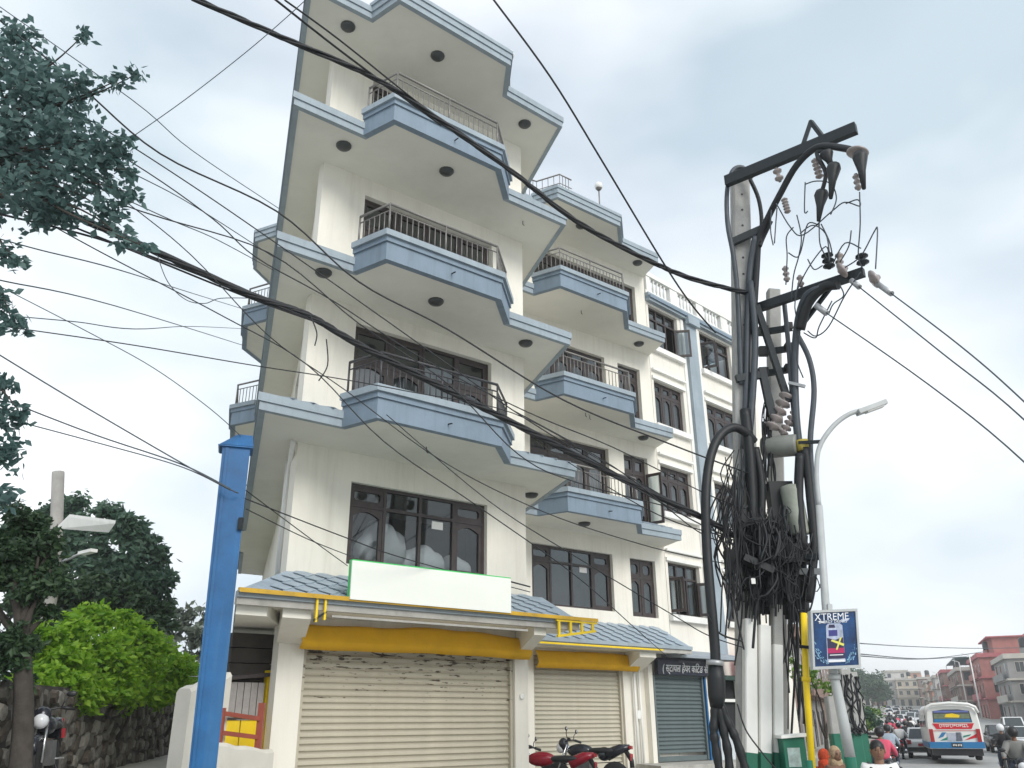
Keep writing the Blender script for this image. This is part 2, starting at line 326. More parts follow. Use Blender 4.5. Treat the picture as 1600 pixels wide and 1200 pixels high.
def window(th, fc, a0, a1, z0, z1, cols, transom=None, rec=.10, fr=.06, arch=(), octo=(), m=None, parent=None, opened=(), curtain=None, pm=None):
    """framed window: frame, mullions, sashes and panes are separate pieces. cols: fractions of the width"""
    m = m or BROWN; pm = pm or GLASS; b0, b1 = -rec - .07, -rec
    f = MB(); fc.bar(f, a0, a0 + fr, z0, z1, b0, b1); fc.bar(f, a1 - fr, a1, z0, z1, b0, b1); fc.bar(f, a0 + fr, a1 - fr, z1 - fr, z1, b0, b1); fc.bar(f, a0 + fr, a1 - fr, z0, z0 + fr, b0, b1)
    w = th.part('window', f, m, parent); tot = sum(cols); x = a0 + fr; W = a1 - a0 - 2 * fr; zt = transom
    for i, c in enumerate(cols):
        x0 = x; x1 = x = x0 + W * c / tot
        if i < len(cols) - 1:
            g = MB(); fc.bar(g, x1 - .03, x1 + .03, z0 + fr, z1 - fr, b0, b1 + .004); th.part('mullion', g, m, w)
        l0 = x0 + (.03 if i else 0); l1 = x1 - (.03 if i < len(cols) - 1 else 0)
        cells = [(z0 + fr, z1 - fr, 0)] if zt is None else [(z0 + fr, zt - .03, 0), (zt + .03, z1 - fr, 1)]
        if zt is not None:
            g = MB(); fc.bar(g, l0, l1, zt - .03, zt + .03, b0, b1 + .004); th.part('transom', g, m, w)
        for q0, q1, up in cells:
            if i in opened and not up:
                continue
            if i in arch or (up and i in octo):
                g = MB(); ar = arch_ring(fc, g, l0 + .002, l1 - .002, q0 + .002, q1 - .002, .07, b0 + .01, b1 - .006, rise=0 if up else .10, octo=(up and i in octo)); th.part('sash', g, m, w)
            else: ar = (l0, l1, q0, q1)
            g = MB(); g.quad(*[fc.at(a, b0 + .03, z) for a, z in ((ar[0] - .012, ar[2] - .012), (ar[1] + .012, ar[2] - .012), (ar[1] + .012, ar[3] + .012), (ar[0] - .012, ar[3] + .012))]); th.part('pane', g, pm, w)
    return w
def casement_open(th, fc, hinge, wdt, z0, z1, ang, rec=.1, m=None, parent=None, side=1):
    """a casement leaf swung outward about a vertical hinge"""
    m = m or BROWN; d = (fc.d * side * math.cos(ang) + fc.n * math.sin(ang)); p = fc.at(hinge, -rec + .02, 0); lf = MB(); g = MB()
    pt = lambda a, z: Vector((p.x + d.x * a, p.y + d.y * a, z)); nn = d.cross(Vector((0, 0, 1))) * .02
    def br(a0, a1, q0, q1):
        vs = [pt(a, z) + nn * k for a in (a0, a1) for k in (-1, 1) for z in (q0, q1)]; lf.add(vs, [(0, 1, 3, 2), (4, 6, 7, 5), (0, 4, 5, 1), (2, 3, 7, 6), (0, 2, 6, 4), (1, 5, 7, 3)])
    br(0, .07, z0, z1); br(wdt - .07, wdt, z0, z1); br(.07, wdt - .07, z0, z0 + .08); br(.07, wdt - .07, z1 - .08, z1)
    o = th.part('open_casement', lf, m, parent); g.quad(pt(.06, z0 + .07), pt(wdt - .06, z0 + .07), pt(wdt - .06, z1 - .07), pt(.06, z1 - .07)); th.part('pane', g, GLASS, o); return o

CB = Thing('corner_building', 'five-storey cream corner building with blue-grey eaves and projecting angled balconies', 'building', P(2.5, 4, .0))
F1 = Facade(P(0, 0), A52); F2 = Facade(P(0, 2.98), A52)
FL = Facade(P(0, 0), R(-18), -1)            # left side, along v
FR = Facade(P(5.2, 0), R(-18), 1)           # side between the two blocks
DEPTH = 15.0
opn = [(.97, 4.29, S + .12, S + 2.66) for S in (S2, S3, S4)]
W1 = (1.10, 4.19, 4.12, 5.62)
mb = MB(); F1.wall(mb, 0, 5.2, 0, S5, [(.45, 4.88, .12, 3.02), W1] + opn); CB.part('wall', mb, WALL)
o2 = [(6.62, 9.46, 4.2, 5.72), (10.13, 11.14, 4.13, 5.70), (6.62, 9.62, .4, 3.0),
      (6.62, 9.52, S2 + .12, 8.74), (10.13, 11.12, S2 + .12, 8.74), (7.0, 9.55, S3 + .12, 11.62), (10.1, 11.06, S3 + .12, 11.6), (6.9, 11.1, S4 + .12, 14.52)]
mb = MB(); F2.wall(mb, 5.22, 11.55, 0, S5, o2); CB.part('wall', mb, WALL)
mb = MB(); FR.wall(mb, .25, 2.96, 0, S5); CB.part('wall', mb, WALL)
lw = [(1.2, 2.2, 4.1, 5.6), (3.2, 4.4, 4.1, 5.6), (1.0, 2.2, 1.0, 2.5)] + [(2.0, 3.4, z + .9, z + 2.4) for z in (S2, S3, S4)] + [(9.0, 10.6, z + .3, z + 2.4) for z in (S2, S3, S4)]
mb = MB(); FL.wall(mb, .25, DEPTH, 0, S5, lw); CB.part('wall', mb, WALL)
FB = Facade(P(11.55, DEPTH), A52 + math.pi); mb = MB(); FB.wall(mb, 0, 11.55, 0, S5); CB.part('wall', mb, WALL)
FR2 = Facade(P(11.55, 2.98), R(-18), 1); mb = MB(); FR2.wall(mb, .25, DEPTH - 2.98 - .25, 0, S5); CB.part('wall', mb, WALL)
# inner partitions make the rooms dark and separate
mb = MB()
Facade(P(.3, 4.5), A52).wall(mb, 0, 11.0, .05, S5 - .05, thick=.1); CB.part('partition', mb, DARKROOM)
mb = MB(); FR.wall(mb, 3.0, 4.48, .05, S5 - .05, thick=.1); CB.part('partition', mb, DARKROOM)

# ---- floors with their angled balconies: slab outline in (u, v)
def main_line(d=0.0, S=0):
    if S == S5: return [(-.75 - d, -1.45 - d), (.66, -1.48 - d), (1.14, -2.30 - d), (3.98, -2.22 - d), (4.2, -1.36 - d), (5.94 + d, -1.3 - d)]
    return [(-.75 - d, -1.3 - d), (.72, -1.3 - d), (1.22, -2.08 - d), (3.72, -2.08 - d), (4.22, -1.3 - d), (5.94 + d, -1.3 - d)]
def wing_line(d=0.0):
    return [(6.41, 1.95 - d), (6.97, 1.15 - d), (9.38, 1.15 - d), (9.93, 1.95 - d), (11.55, 1.95 - d)]
def side_line(d=0.0):   # left side going back, with a bay near the rear
    return [(-.82 - d, 15.2), (-.82 - d, 11.4), (-1.46 - d, 10.6), (-1.46 - d, 8.9), (-.82 - d, 8.1)]
def band(th, pts, z0, z1, off, thick, m, name, parent=None, closed=False):
    """a moulding that follows an outline given in (u, v), off outward, thick deep"""
    q = [P(u, v) for u, v in pts]; n = len(q); mb = MB(); nrm = []
    for i in range(n):
        d0 = (q[i] - q[i - 1]).normalized() if i else None; d1 = (q[i + 1] - q[i]).normalized() if i < n - 1 else None
        ns = [Vector((d.y, -d.x, 0)) for d in (d0, d1) if d is not None]
        k = sum(ns, Vector()).normalized(); k = k / max(.4, k.dot(ns[0])); nrm.append(k)
    for i in range(n - 1):
        a, b = q[i], q[i + 1]; vs = []
        for p, k in ((a, nrm[i]), (b, nrm[i + 1])):
            for o in (off - thick, off):
                for z in (z0, z1): r = p + k * o; vs.append((r.x, r.y, z))
        fs = [(4, 6, 2, 0), (1, 3, 7, 5), (2, 6, 7, 3), (0, 1, 5, 4)]
        if i == 0: fs.append((0, 2, 3, 1))
        if i == n - 2: fs.append((4, 5, 7, 6))
        mb.add(vs, fs)
    return th.part(name, mb, m, parent)
BAL = {}
tile_m = MB().add([(0, -.17, .012), (.19, 0, .012), (0, .19, .012), (-.19, 0, .012), (0, -.17, 0), (.19, 0, 0), (0, .19, 0), (-.19, 0, 0)],
    [(0, 1, 2, 3), (7, 6, 5, 4), (0, 4, 5, 1), (1, 5, 6, 2), (2, 6, 7, 3), (3, 7, 4, 0)]).mesh('tile', (0, 0, 0), [TILE])
def tiled_slope(th, pu0, pu1, v0, z0, v1, z1, parent, hipl=0, hipr=0, step=.36):
    """diamond slates laid on a lean-to slope from eave (v0,z0) up to the wall (v1,z1); u range may shrink by hip"""
    dirx = BU; p_e, p_w = P(0, v0, z0), P(0, v1, z1); up = (p_w - p_e); up = up - dirx * up.dot(dirx); ln = up.length; upn = up.normalized(); nn = dirx.cross(upn).normalized()
    if nn.z < 0: nn = -nn
    skew = (P(0, v1) - P(0, v0)).dot(dirx)
    M = Matrix((dirx, upn, nn)).transposed(); rows = max(2, int(ln / (step * .5)))
    for r in range(rows):
        s = (r + .5) / rows; off = (r % 2) * step / 2; a = pu0 + hipl * s - skew * 0
        u = pu0 + off + .1
        while u < pu1 - .05:
            lo = pu0 + hipl * s + .17; hi = pu1 - hipr * s - .17
            if lo < u < hi:
                p = P(u, v0, z0) + BU * 0; p = P(u, v0 + (v1 - v0) * s, z0 + (z1 - z0) * s) + nn * .014
                o = th.piece('tile', tile_m, p, (M @ Matrix.Rotation(R(-3), 3, 'X')).to_euler(), parent, (1.0, 1.12 * random.uniform(.96, 1.04), 1))
            u += step
for S in (S2, S3, S4, S5):
    outl = main_line(0, S) + [(5.94, 1.95)] + wing_line() + [(11.55, DEPTH + .2)] + side_line()
    mb = MB().prism([tuple(P(u, v)[:2]) for u, v in outl], S, S + .12); slab = CB.part('floor_slab', mb, SOFFIT)
    top = S == S5
    m0 = main_line(0, S); w0 = wing_line()
    full = side_line() + m0 + [(5.94, 1.95)] + w0
    lob = [(u, v) for u, v in full]
    # eave mouldings round the whole edge
    band(CB, lob, S - .015, S + .125, .03, .1, BLUEL, 'eave_moulding', slab); band(CB, lob, S + .127, S + .27, .06, .16, BLUEL, 'eave_moulding', slab)
    bays = [('main', m0[1:5]), ('wing', w0[0:4]), ('side', side_line()[1:5])]
    for nm, b in bays:
        if top:
            band(CB, b, S + .272, S + .36, .09, .2, BLUEL, 'parapet_moulding', slab); continue
        band(CB, b, S - .02, S + .34, .066, .12, BLUE, 'balcony_fascia', slab)
        band(CB, b, S + .342, S + .44, .10, .16, BLUE, 'parapet_moulding', slab); band(CB, b, S + .442, S + .56, .15, .22, BLUEL, 'parapet_moulding', slab)
        # railing
        zt, zb = S + 1.20, S + .62; rm = RAILD if (nm == 'main' and S == S2) else RAIL
        q = [P(u, v) for u, v in b]; ins = []
        ctr = sum(q, Vector()) / 4
        q = [p + (ctr - p).normalized() * .02 for p in q]
        hr = MB().tube([(p.x, p.y, zt) for p in q], .026, 6); rail = CB.part('railing', hr, rm, slab)
        lr = MB().tube([(p.x, p.y, zt - .14) for p in q], .014, 5); CB.part('lower_rail', lr, rm, rail) if False else CB.part('railing_bar', lr, rm, slab)
        bm_ = BAL.get(rm.name) or MB().tube([(0, 0, 0), (0, 0, .50)], .011, 5).mesh('baluster', (0, 0, 0), [rm]); BAL[rm.name] = bm_
        pm_ = BAL.get(rm.name + 'p') or MB().tube([(0, 0, 0), (0, 0, .64)], .02, 6).mesh('rail_post', (0, 0, 0), [rm]); BAL[rm.name + 'p'] = pm_
        for i in range(3):
            a, c = q[i], q[i + 1]; ln = (c - a).length; k = max(2, round(ln / .125))
            for j in range(k + (i == 2)):
                p = a + (c - a) * (j / k); post = j == 0 or j == k or (i == 1 and j == k // 2)
                CB.piece('rail_post' if post else 'baluster', pm_ if post else bm_, (p.x, p.y, S + .55), None, slab)
    # lean-to tops of the wings
    if not top:
        for a0, a1, v0, v1, tl in ((-.75, .78, -1.3, 0, S == S2), (4.2, 5.94, -1.3, 0, S == S2), (9.9, 11.55, 1.95, 2.97, S == S2)):
            mb = MB(); za, zb = S + .27, S + .52 if not tl else S + .62
            mb.add([P(a0, v0 - .03, za), P(a1, v0 - .03, za), P(a1, v1, zb), P(a0, v1, zb), P(a0, v1, za), P(a1, v1, za)], [(0, 1, 2, 3), (0, 3, 4), (1, 5, 2)])
            ro = CB.part('lean_to_roof', mb, BLUEL if not tl else TILE, slab)
            if tl: tiled_slope(CB, a0, a1, v0, za, v1, zb, slab)
    else:
        mb = MB(); outr = main_line(-.15, S) + [(5.8, 2.1)] + [(u, v + .15) for u, v in wing_line()] + [(11.4, DEPTH), (-.6, DEPTH)]
        mb.prism([tuple(P(u, v)[:2]) for u, v in outr], S + .12, S + .26); CB.part('roof_slab', mb, CONC, slab)
# rail and lamps on the roof edges
DOME = mat('soffit_lamp', (.05, .055, .055), .4, .2, 10); dm = MB().lathe([(.155, 0), (.155, -.03), (.12, -.07), (.05, -.09), (.001, -.095)], n=14).mesh('soffit_lamp', (0, 0, 0), [DOME])
for u, v, z in ((.18, -.98, S5), (2.29, -1.45, S5), (4.99, -.82, S5), (.33, -.76, S4), (2.63, -1.35, S4), (.13, -.95, S3), (2.49, -1.26, S3), (4.94, -.78, S3), (5.53, .4, S2),
                (8.21, 1.85, S5), (10.91, 2.38, S5), (10.79, 2.5, S4), (10.66, 2.45, S3), (7.91, 1.93, S2)):
    CB.piece('soffit_lamp', dm, P(u, v, z - .001))
hk = MB().tube([(0, 0, 0), (0, 0, -.09), (.03, 0, -.12)], .009, 5).mesh('ceiling_hook', (0, 0, 0), [DSTEEL])
for u, v, z in ((4.9, -.8, S4), (2.4, -1.2, S2), (8.1, 1.9, S4), (8.1, 1.9, S3), (8.3, 2.0, S3)): CB.piece('ceiling_hook', hk, P(u, v, z))
sp = MB().tube([(0, 0, 0), (0, 0, .0)], .01, 4)
for b, S in ((main_line(), S2), (main_line(), S3), (main_line(), S4), (wing_line(), S2), (wing_line(), S3), (wing_line(), S4)):
    i = 2 if len(b) == 6 else 1; p = P((b[i][0] * .45 + b[i + 1][0] * .55), b[i][1] - .06, S + .16)
    mb = MB().tube([p, p + BN * .13 + Vector((0, 0, -.02))], .014, 5); CB.part('drain_spout', mb, DSTEEL)
GLOBE = mat('opal_globe', (.78, .78, .76), .3, .03)
for u, v, h in ((4.35, -1.28, 1.0), (8.7, 1.3, .85)):
    p = P(u, v, S5 + .25); mb = MB().tube([p, p + Vector((0, 0, h))], .022, 6); lp = CB.part('roof_lamp_post', mb, RAIL)
    CB.part('lamp_globe', MB().ball(p + Vector((0, 0, h + .12)), .13), GLOBE, lp); CB.part('globe_collar', MB().lathe([(.05, 0), (.09, .05), (.1, .07)], p + Vector((0, 0, h - .03))), RAIL, lp)
rq = [P(u, v, S5 + .95) for u, v in ((6.1, 2.1), (6.6, 2.0), (7.15, 1.3), (7.6, 1.3))]; mb = MB().tube(rq, .022, 6); mb.tube([p - Vector((0, 0, .3)) for p in rq], .014, 5); rr_ = CB.part('roof_railing', mb, RAIL)
for i in range(3):
    for j in range(4):
        p = rq[i] + (rq[i + 1] - rq[i]) * (j / 4); CB.piece('baluster', BAL['grey_painted_rail'], p - Vector((0, 0, .62)), None, rr_, (1, 1, 1.22))
# ---- windows and glazed doors
CURT = mat('white_curtain', (.62, .60, .58), .9, .08, 4); PINK = mat('dusty_pink_curtain', (.33, .26, .27), .9, .15, 5)
window(CB, F1, *W1, (.78, .85, .85, .75), 5.22, arch=(0, 3), octo=(0, 3), pm=glass('clear_glass', (.82, .86, .88), 1.75))
for S, cu in ((S2, PINK), (S3, None), (S4, None)):
    window(CB, F1, .97, 4.29, S + .12, S + 2.66, (1, 1, 1, 1.0), S + 1.95, rec=.13, arch=(0, 1, 3))
window(CB, F2, *o2[0], (.7, .8, .8, .7), 5.32, arch=(0, 3), octo=(0, 3)); window(CB, F2, *o2[1], (1, 1), 5.2, arch=(0, 1), octo=(0, 1))
for h in (o2[3], o2[5], o2[7]): window(CB, F2, *h, (1, 1, 1, 1) if h[1] - h[0] > 2 else (1, 1), h[2] + 1.95, rec=.13, arch=(0, 1, 2, 3))
for h in (o2[4], o2[6]): window(CB, F2, *h, (1, 1), h[2] + 1.95, rec=.13, arch=(0, 1))
casement_open(CB, F2, 11.1, .5, S2 + .6, S2 + 2.1, R(75), side=1); 
for h in lw: window(CB, FL, *h, (1, 1), None)
def curtain(fc, a0, a1, z0, z1, m, b=-.36, name='curtain'):
    mb = MB(); n = int((a1 - a0) / .07) + 2; pts = [(a0 + (a1 - a0) * i / n, b + .035 * math.sin(i * 1.9) + .01 * math.sin(i * .7)) for i in range(n + 1)]
    for i in range(n): mb.quad(fc.at(*pts[i], z0), fc.at(*pts[i + 1], z0), fc.at(*pts[i + 1], z1), fc.at(*pts[i], z1))
    mb.sm = [True] * len(mb.f); CB.part(name, mb, m)
curtain(F1, 1.05, 1.9, S2 + .15, S2 + 2.0, PINK); curtain(F1, 2.1, 2.5, S2 + .15, S2 + 2.2, CURT); curtain(F1, 2.9, 4.2, S2 + .15, S2 + 1.9, CURT)
curtain(F1, 2.5, 3.4, S3 + .15, S3 + 1.5, CURT); curtain(F2, 8.6, 9.4, S2 + .15, S2 + 2.0, CURT); curtain(F2, 10.2, 11.1, S2 + .2, S2 + 2.5, PINK); curtain(F2, 6.7, 7.6, S2 + .2, S2 + 2.4, PINK)
curtain(F2, 10.15, 11.1, 4.2, 5.65, CURT); curtain(F2, 9.0, 9.9, S4 + .2, S4 + 2.0, CURT); curtain(F2, 10.2, 11.0, S3 + .2, S3 + 2.2, CURT)
# ---- canopy of slates over the shops
for (pu0, pu1, v0, v1, hl, hr_) in ((-.80, 5.95, -1.2, -.01, .8, .35), (5.96, 11.6, 2.0, 2.97, 0.0, .5)):
    mb = MB(); za, zb = 3.33, 3.88
    mb.add([P(pu0, v0, za), P(pu1, v0, za), P(pu1 - hr_, v1, zb), P(pu0 + hl, v1, zb), P(pu0, v1 + (1.5 if hl else 0), za), P(pu1, v1, za)], [(0, 1, 2, 3), (0, 3, 4), (1, 5, 2)])
    cn = CB.part('canopy_roof', mb, TILE); tiled_slope(CB, pu0, pu1, v0, za, v1, zb, cn, hl, hr_, .40)
    mb = MB(); pl = [P(pu0, v0), P(pu1, v0), P(pu1, v1 - .003), P(pu0 + (hl and .79), v1 - .003)]
    mb.prism([tuple(p[:2]) for p in pl], 3.17, 3.325); CB.part('canopy_slab', mb, SOFFIT, cn)
    band(CB, [(pu0, v0), (pu1, v0)], 3.13, 3.23, .05, .09, CONC, 'canopy_moulding', cn); band(CB, [(pu0, v0), (pu1, v0)], 3.232, 3.32, .09, .13, BLUEL, 'canopy_moulding', cn)
# left side canopy along the lane
mb = MB(); mb.add([P(-.80, -1.2, 3.33), P(-.80, 6, 3.33), P(-.0, 6, 3.88), P(-.0, -.01, 3.88), P(-.02, 6, 3.2), P(-.8, 6, 3.2), P(-.8, -1.2, 3.2), P(-.02, -.02, 3.2)], [(0, 3, 2, 1), (1, 2, 4, 5), (0, 1, 5, 6), (6, 5, 4, 7), (0, 6, 7, 3)])
cs = CB.part('side_canopy', mb, TILE)
mb = MB(); mb.prism([tuple(P(u, v)[:2]) for u, v in ((-.78, -1.1), (-.3, -1.1), (-.02, -.02), (-.02, 5), (-.78, 5))], 3.0, 3.165); CB.part('canopy_slab', mb, SOFFIT, cs)
# beam brackets under the canopy ends
for u0, u1, v0, v1, m in ((-.05, .42, -1.12, -.01, SOFFIT), (4.9, 5.19, -1.12, -.01, SOFFIT), (9.7, 10.3, 2.05, 2.97, SOFFIT)):
    mb = MB(); a, b, c, d = P(u0, v0), P(u1, v0), P(u1, v1), P(u0, v1)
    mb.add([(a.x, a.y, 3.0), (b.x, b.y, 3.0), (c.x, c.y, 2.72), (d.x, d.y, 2.72), (a.x, a.y, 3.168), (b.x, b.y, 3.168), (c.x, c.y, 3.168), (d.x, d.y, 3.168)], [(0, 1, 5, 4), (1, 2, 6, 5), (3, 0, 4, 7), (0, 3, 2, 1)]); CB.part('canopy_bracket', mb, m)
# fallen vent strip below the canopy
# ---- roller shutters, each lath a piece
def shutter(th, fc, a0, a1, z0, z1, b, m, pitch=.105, name='roller_shutter', bottom=True):
    g = MB(); fc.bar(g, a0 + .01, a1 - .01, z1 - .02, z1 + .02, b - .05, b + .03); sh = th.part(name, g, m)
    for q0, q1 in ((a0, a0 + .06), (a1 - .06, a1)): g = MB(); fc.bar(g, q0, q1, z0, z1, b - .05, b + .06); th.part('guide_rail', g, m, sh)
    n = int((z1 - z0 - (.12 if bottom else 0)) / pitch); lm = MB(); W = a1 - a0 - .124
    prof = [(-.018, 0), (.0, .018), (.016, .035), (.02, .055), (.014, .078), (0, .092), (-.018, .1045)]
    for i in range(len(prof) - 1):
        (b0, q0), (b1, q1) = prof[i], prof[i + 1]; lm.quad((0, b0, q0 * pitch / .105), (W, b0, q0 * pitch / .105), (W, b1, q1 * pitch / .105), (0, b1, q1 * pitch / .105))
    lm.sm = [True] * len(lm.f); lme = lm.mesh('shutter_lath', (0, 0, 0), [m]); az = math.atan2(fc.d.y, fc.d.x)
    Mx = Matrix((fc.d, fc.n, Vector((0, 0, 1)))).transposed()
    for i in range(n): th.piece('shutter_lath', lme, fc.at(a0 + .062, b + random.uniform(-.002, .002), z1 - (i + 1) * pitch), Mx.to_euler(), sh)
    if bottom:
        g = MB(); fc.bar(g, a0 + .065, a1 - .065, z0, z0 + .12, b - .03, b + .03); th.part('bottom_bar', g, m, sh)
    return sh
def rusty(name, base, thr, z_hi, z_lo):
    m = mat(name, base, .5, .08, 2.2, .03, 40, dirt=.3, dirtcol=(.4, .34, .25)); t = m.node_tree; b = t.nodes['Principled BSDF']; src = b.inputs['Base Color'].links[0].from_socket
    g = t.nodes.new('ShaderNodeNewGeometry'); mp = t.nodes.new('ShaderNodeMapping'); mp.inputs['Scale'].default_value = (2.6, 2.6, 17); n = t.nodes.new('ShaderNodeTexNoise'); n.inputs['Scale'].default_value = 1.5; n.inputs['Detail'].default_value = 5; n.inputs['Roughness'].default_value = .6
    t.links.new(g.outputs['Position'], mp.inputs[0]); t.links.new(mp.outputs[0], n.inputs[0])
    sx = t.nodes.new('ShaderNodeSeparateXYZ'); t.links.new(g.outputs['Position'], sx.inputs[0]); zr = t.nodes.new('ShaderNodeMapRange'); zr.inputs[1].default_value = z_lo; zr.inputs[2].default_value = z_hi; zr.inputs[3].default_value = -.14; zr.inputs[4].default_value = .10; t.links.new(sx.outputs[2], zr.inputs[0])
    ad = t.nodes.new('ShaderNodeMath'); t.links.new(n.outputs[0], ad.inputs[0]); t.links.new(zr.outputs[0], ad.inputs[1])
    th = t.nodes.new('ShaderNodeMapRange'); th.inputs[1].default_value = thr; th.inputs[2].default_value = thr + .02; t.links.new(ad.outputs[0], th.inputs[0])
    mm = t.nodes.new('ShaderNodeMixRGB'); t.links.new(th.outputs[0], mm.inputs[0]); t.links.new(src, mm.inputs[1]); mm.inputs[2].default_value = (.06, .045, .03, 1); t.links.new(mm.outputs[0], b.inputs['Base Color']); return m
shutter(CB, F1, .46, 4.87, .13, 2.98, -.12, rusty('peeling_cream_shutter', (.47, .435, .345), .632, 2.75, 1.1))
shutter(CB, F2, 6.63, 9.61, .42, 2.96, -.12, CREAMS, .1)
# piers with bell push
bp_ = MB().lathe([(.05, 0), (.05, .03), (.03, .035)], F1.at(5.03, .0, 1.95), F1.n); CB.part('doorbell', bp_, WHITEP)
dp = MB().tube([P(-.1, 1.0, 3.9), P(-.1, 1.0, S2 - .05)], .05, 8); CB.part('drain_pipe', dp, WHITEP); dp = MB().tube([P(-.1, .4, 3.9), P(-.1, .4, S2 - .4), P(-.1, -.1, S2 - .02)], .045, 8); CB.part('drain_pipe', dp, WHITEP)
dp = MB().tube([P(9.95, 2.86, .3), P(9.95, 2.86, 2.75)], .035, 8); CB.part('drain_pipe', dp, WHITEP); dp = MB().tube([P(10.15, 2.88, .3), P(10.15, 2.88, 2.75)], .03, 8); CB.part('drain_pipe', dp, WHITEP)
g = MB(); F2.bar(g, 9.98, 10.1, 1.55, 1.75, .02, .1); CB.part('meter_box', g, WHITEP)
# ------------------------------------------------------------------ sign, valances and steel frames on the canopy
SIGNW = mat('white_sign_face', (.84, .86, .80), .5, .01, 1); GREEN = mat('green_sign_edge', (.05, .55, .13), .5, .05)
FE = Facade(P(0, -1.36), A52)
sg = Thing('sign_board', 'long blank white sign board with green edges resting on the slate canopy', 'sign', FE.at(2.6, 0, 3.3))
g = MB(); FE.bar(g, 1.03, 4.25, 3.33, 3.95, -.10, .02); sg.part('panel', g, GREEN); g = MB(); FE.bar(g, 1.01, 4.23, 3.315, 3.925, .022, .05); sg.part('face', g, SIGNW)
g = MB(); g.tube([FE.at(4.2, -.05, 3.9), FE.at(5.2, -.6, 3.94)], .016, 5); sg.part('stay', g, DSTEEL)
FG = Facade(P(0, -1.2), A52)
yf = Thing('steel_frame', 'weathered yellow steel rail with brackets along the main slate canopy eave', 'frame', FG.at(2.6, .12, 3.1))
g = MB(); FG.bar(g, -.82, 6.35, 3.325, 3.355, .10, .17); FG.bar(g, -.82, 6.35, 3.29, 3.325, .16, .172); yf.part('rail', g, YEL)
for a, l in ((.42, .42),):
    g = MB(); FG.bar(g, a, a + .035, 2.94, 3.29, .1, .135); FG.bar(g, a + .14, a + .175, 2.98, 3.29, .1, .135); yf.part('bracket', g, YELB)
    g = MB(); g.beam(FG.at(a - .02, .12, 2.96), FG.at(a + .18, .12, 3.1), .03, .03); yf.part('brace', g, DSTEEL)
g = MB(); g.beam(FG.at(5.32, .13, 2.98), FG.at(6.30, .13, 3.12), .045, .045); yf.part('lower_rail', g, YELB); g = MB(); FG.bar(g, 5.3, 6.34, 3.25, 3.288, .11, .15); yf.part('upper_rail', g, YELB)
for a in (5.34, 5.63, 5.92, 6.2): g = MB(); FG.bar(g, a, a + .05, 2.99 + (a - 5.32) * .14, 3.248, .112, .148); yf.part('upright', g, YELB)
CANVAS = mat('ochre_canvas', (.76, .42, .012), .8, .12, 1.6, .1, 60, dirt=.3, dirtcol=(.3, .17, .04))
def valance(name, fc, a0, a1, z0, z1, b, label, amp=.03):
    mb = MB(); n = 44; rows = [(1.0, 0), (.86, .05), (.45, .10), (.30, .12), (0, .03)]
    for i in range(n + 1):
        a = a0 + (a1 - a0) * i / n; sag = -amp * (1.2 * math.sin(i * .16 + .6) + .4 * math.sin(i * .51))
        for t, o in rows: mb.v.append(tuple(fc.at(a, b + o + .012 * math.sin(i * .9 + t * 4), z0 + (z1 - z0) * t + sag * (.35 + .65 * t))))
    m = len(rows)
    for i in range(n):
        for k in range(m - 1): mb.f.append((i * m + k, (i + 1) * m + k, (i + 1) * m + k + 1, i * m + k + 1)); mb.sm.append(k != 2)
    o = single(name, mb, CANVAS, label, 'awning'); md = o.modifiers.new('t', 'SOLIDIFY'); md.thickness = .012; return o
valance('canvas_valance', F1, .26, 5.08, 2.64, 3.05, .18, 'sagging ochre canvas valance over the wide peeling shutter')
valance('canvas_valance', F2, 6.55, 9.98, 2.70, 3.10, .16, 'straighter ochre canvas valance over the second clean cream shutter', .008)
g = MB(); FG.bar(g, 6.2 + .1, 10.6, 3.245, 3.27, 2.0 - 2.0 + .0, .01)
F2E = Facade(P(0, 2.0), A52); yr = Thing('gutter_rail', 'thin yellow rail under the slate eave of the recessed wing', 'rail', F2E.at(8.2, .1, 3.2)); g = MB(); F2E.bar(g, 6.2, 10.4, 3.16, 3.20, .11, .14); yr.part('rail', g, YELB)
g = MB(); FG.bar(g, .75, 4.7, 3.04, 3.075, .0, .03); o = single('loose_strip', g, CONC, 'loose grey metal strip hanging above the sagging ochre valance', 'strip')
# cloth bundles behind the first-floor window
SACK = mat('white_sacking', (.72, .73, .74), .9, .05, 3, .3, 12)
for a, w_, h_, lab in ((2.15, .52, 1.0, 'tall white wrapped bundle standing behind the first-floor window'), (3.05, .55, .62, 'low white wrapped bundle behind the middle of the first-floor window'), (3.75, .4, .5, 'small white wrapped bundle behind the right pane of the first-floor window')):
    mb = MB(); mb.ball((0, 0, 0), (w_, .35, h_ / 2), 18, 12); M = Matrix.Rotation(-A52 + math.pi / 2, 4, 'Z'); vs = []
    for p in mb.v:
        k = 1 + .10 * math.sin(p[0] * 9 + p[2] * 7) + .07 * math.sin(p[0] * 17 - p[2] * 5 + a); vs.append(F1.at(a, -.62, 4.1 + h_ / 2) + Vector((M @ Vector((p[0] * k, p[1] * k, p[2] * k)))))
    mb.v = [tuple(p) for p in vs]; single('cloth_bundle', mb, SACK, lab, 'bundle')
NOTE = mat('paper_notice', (.75, .74, .72), .9, .05)
for fc, a, z, lab in ((F1, 2.95, 5.0, 'small white paper notice stuck on the first-floor window of the main block'), (F2, 8.35, 5.15, 'small white paper notice stuck on the first-floor window of the wing')):
    g = MB(); fc.bar(g, a, a + .26, z, z + .15, -.138, -.132); single('paper_notice', g, NOTE, lab, 'notice')
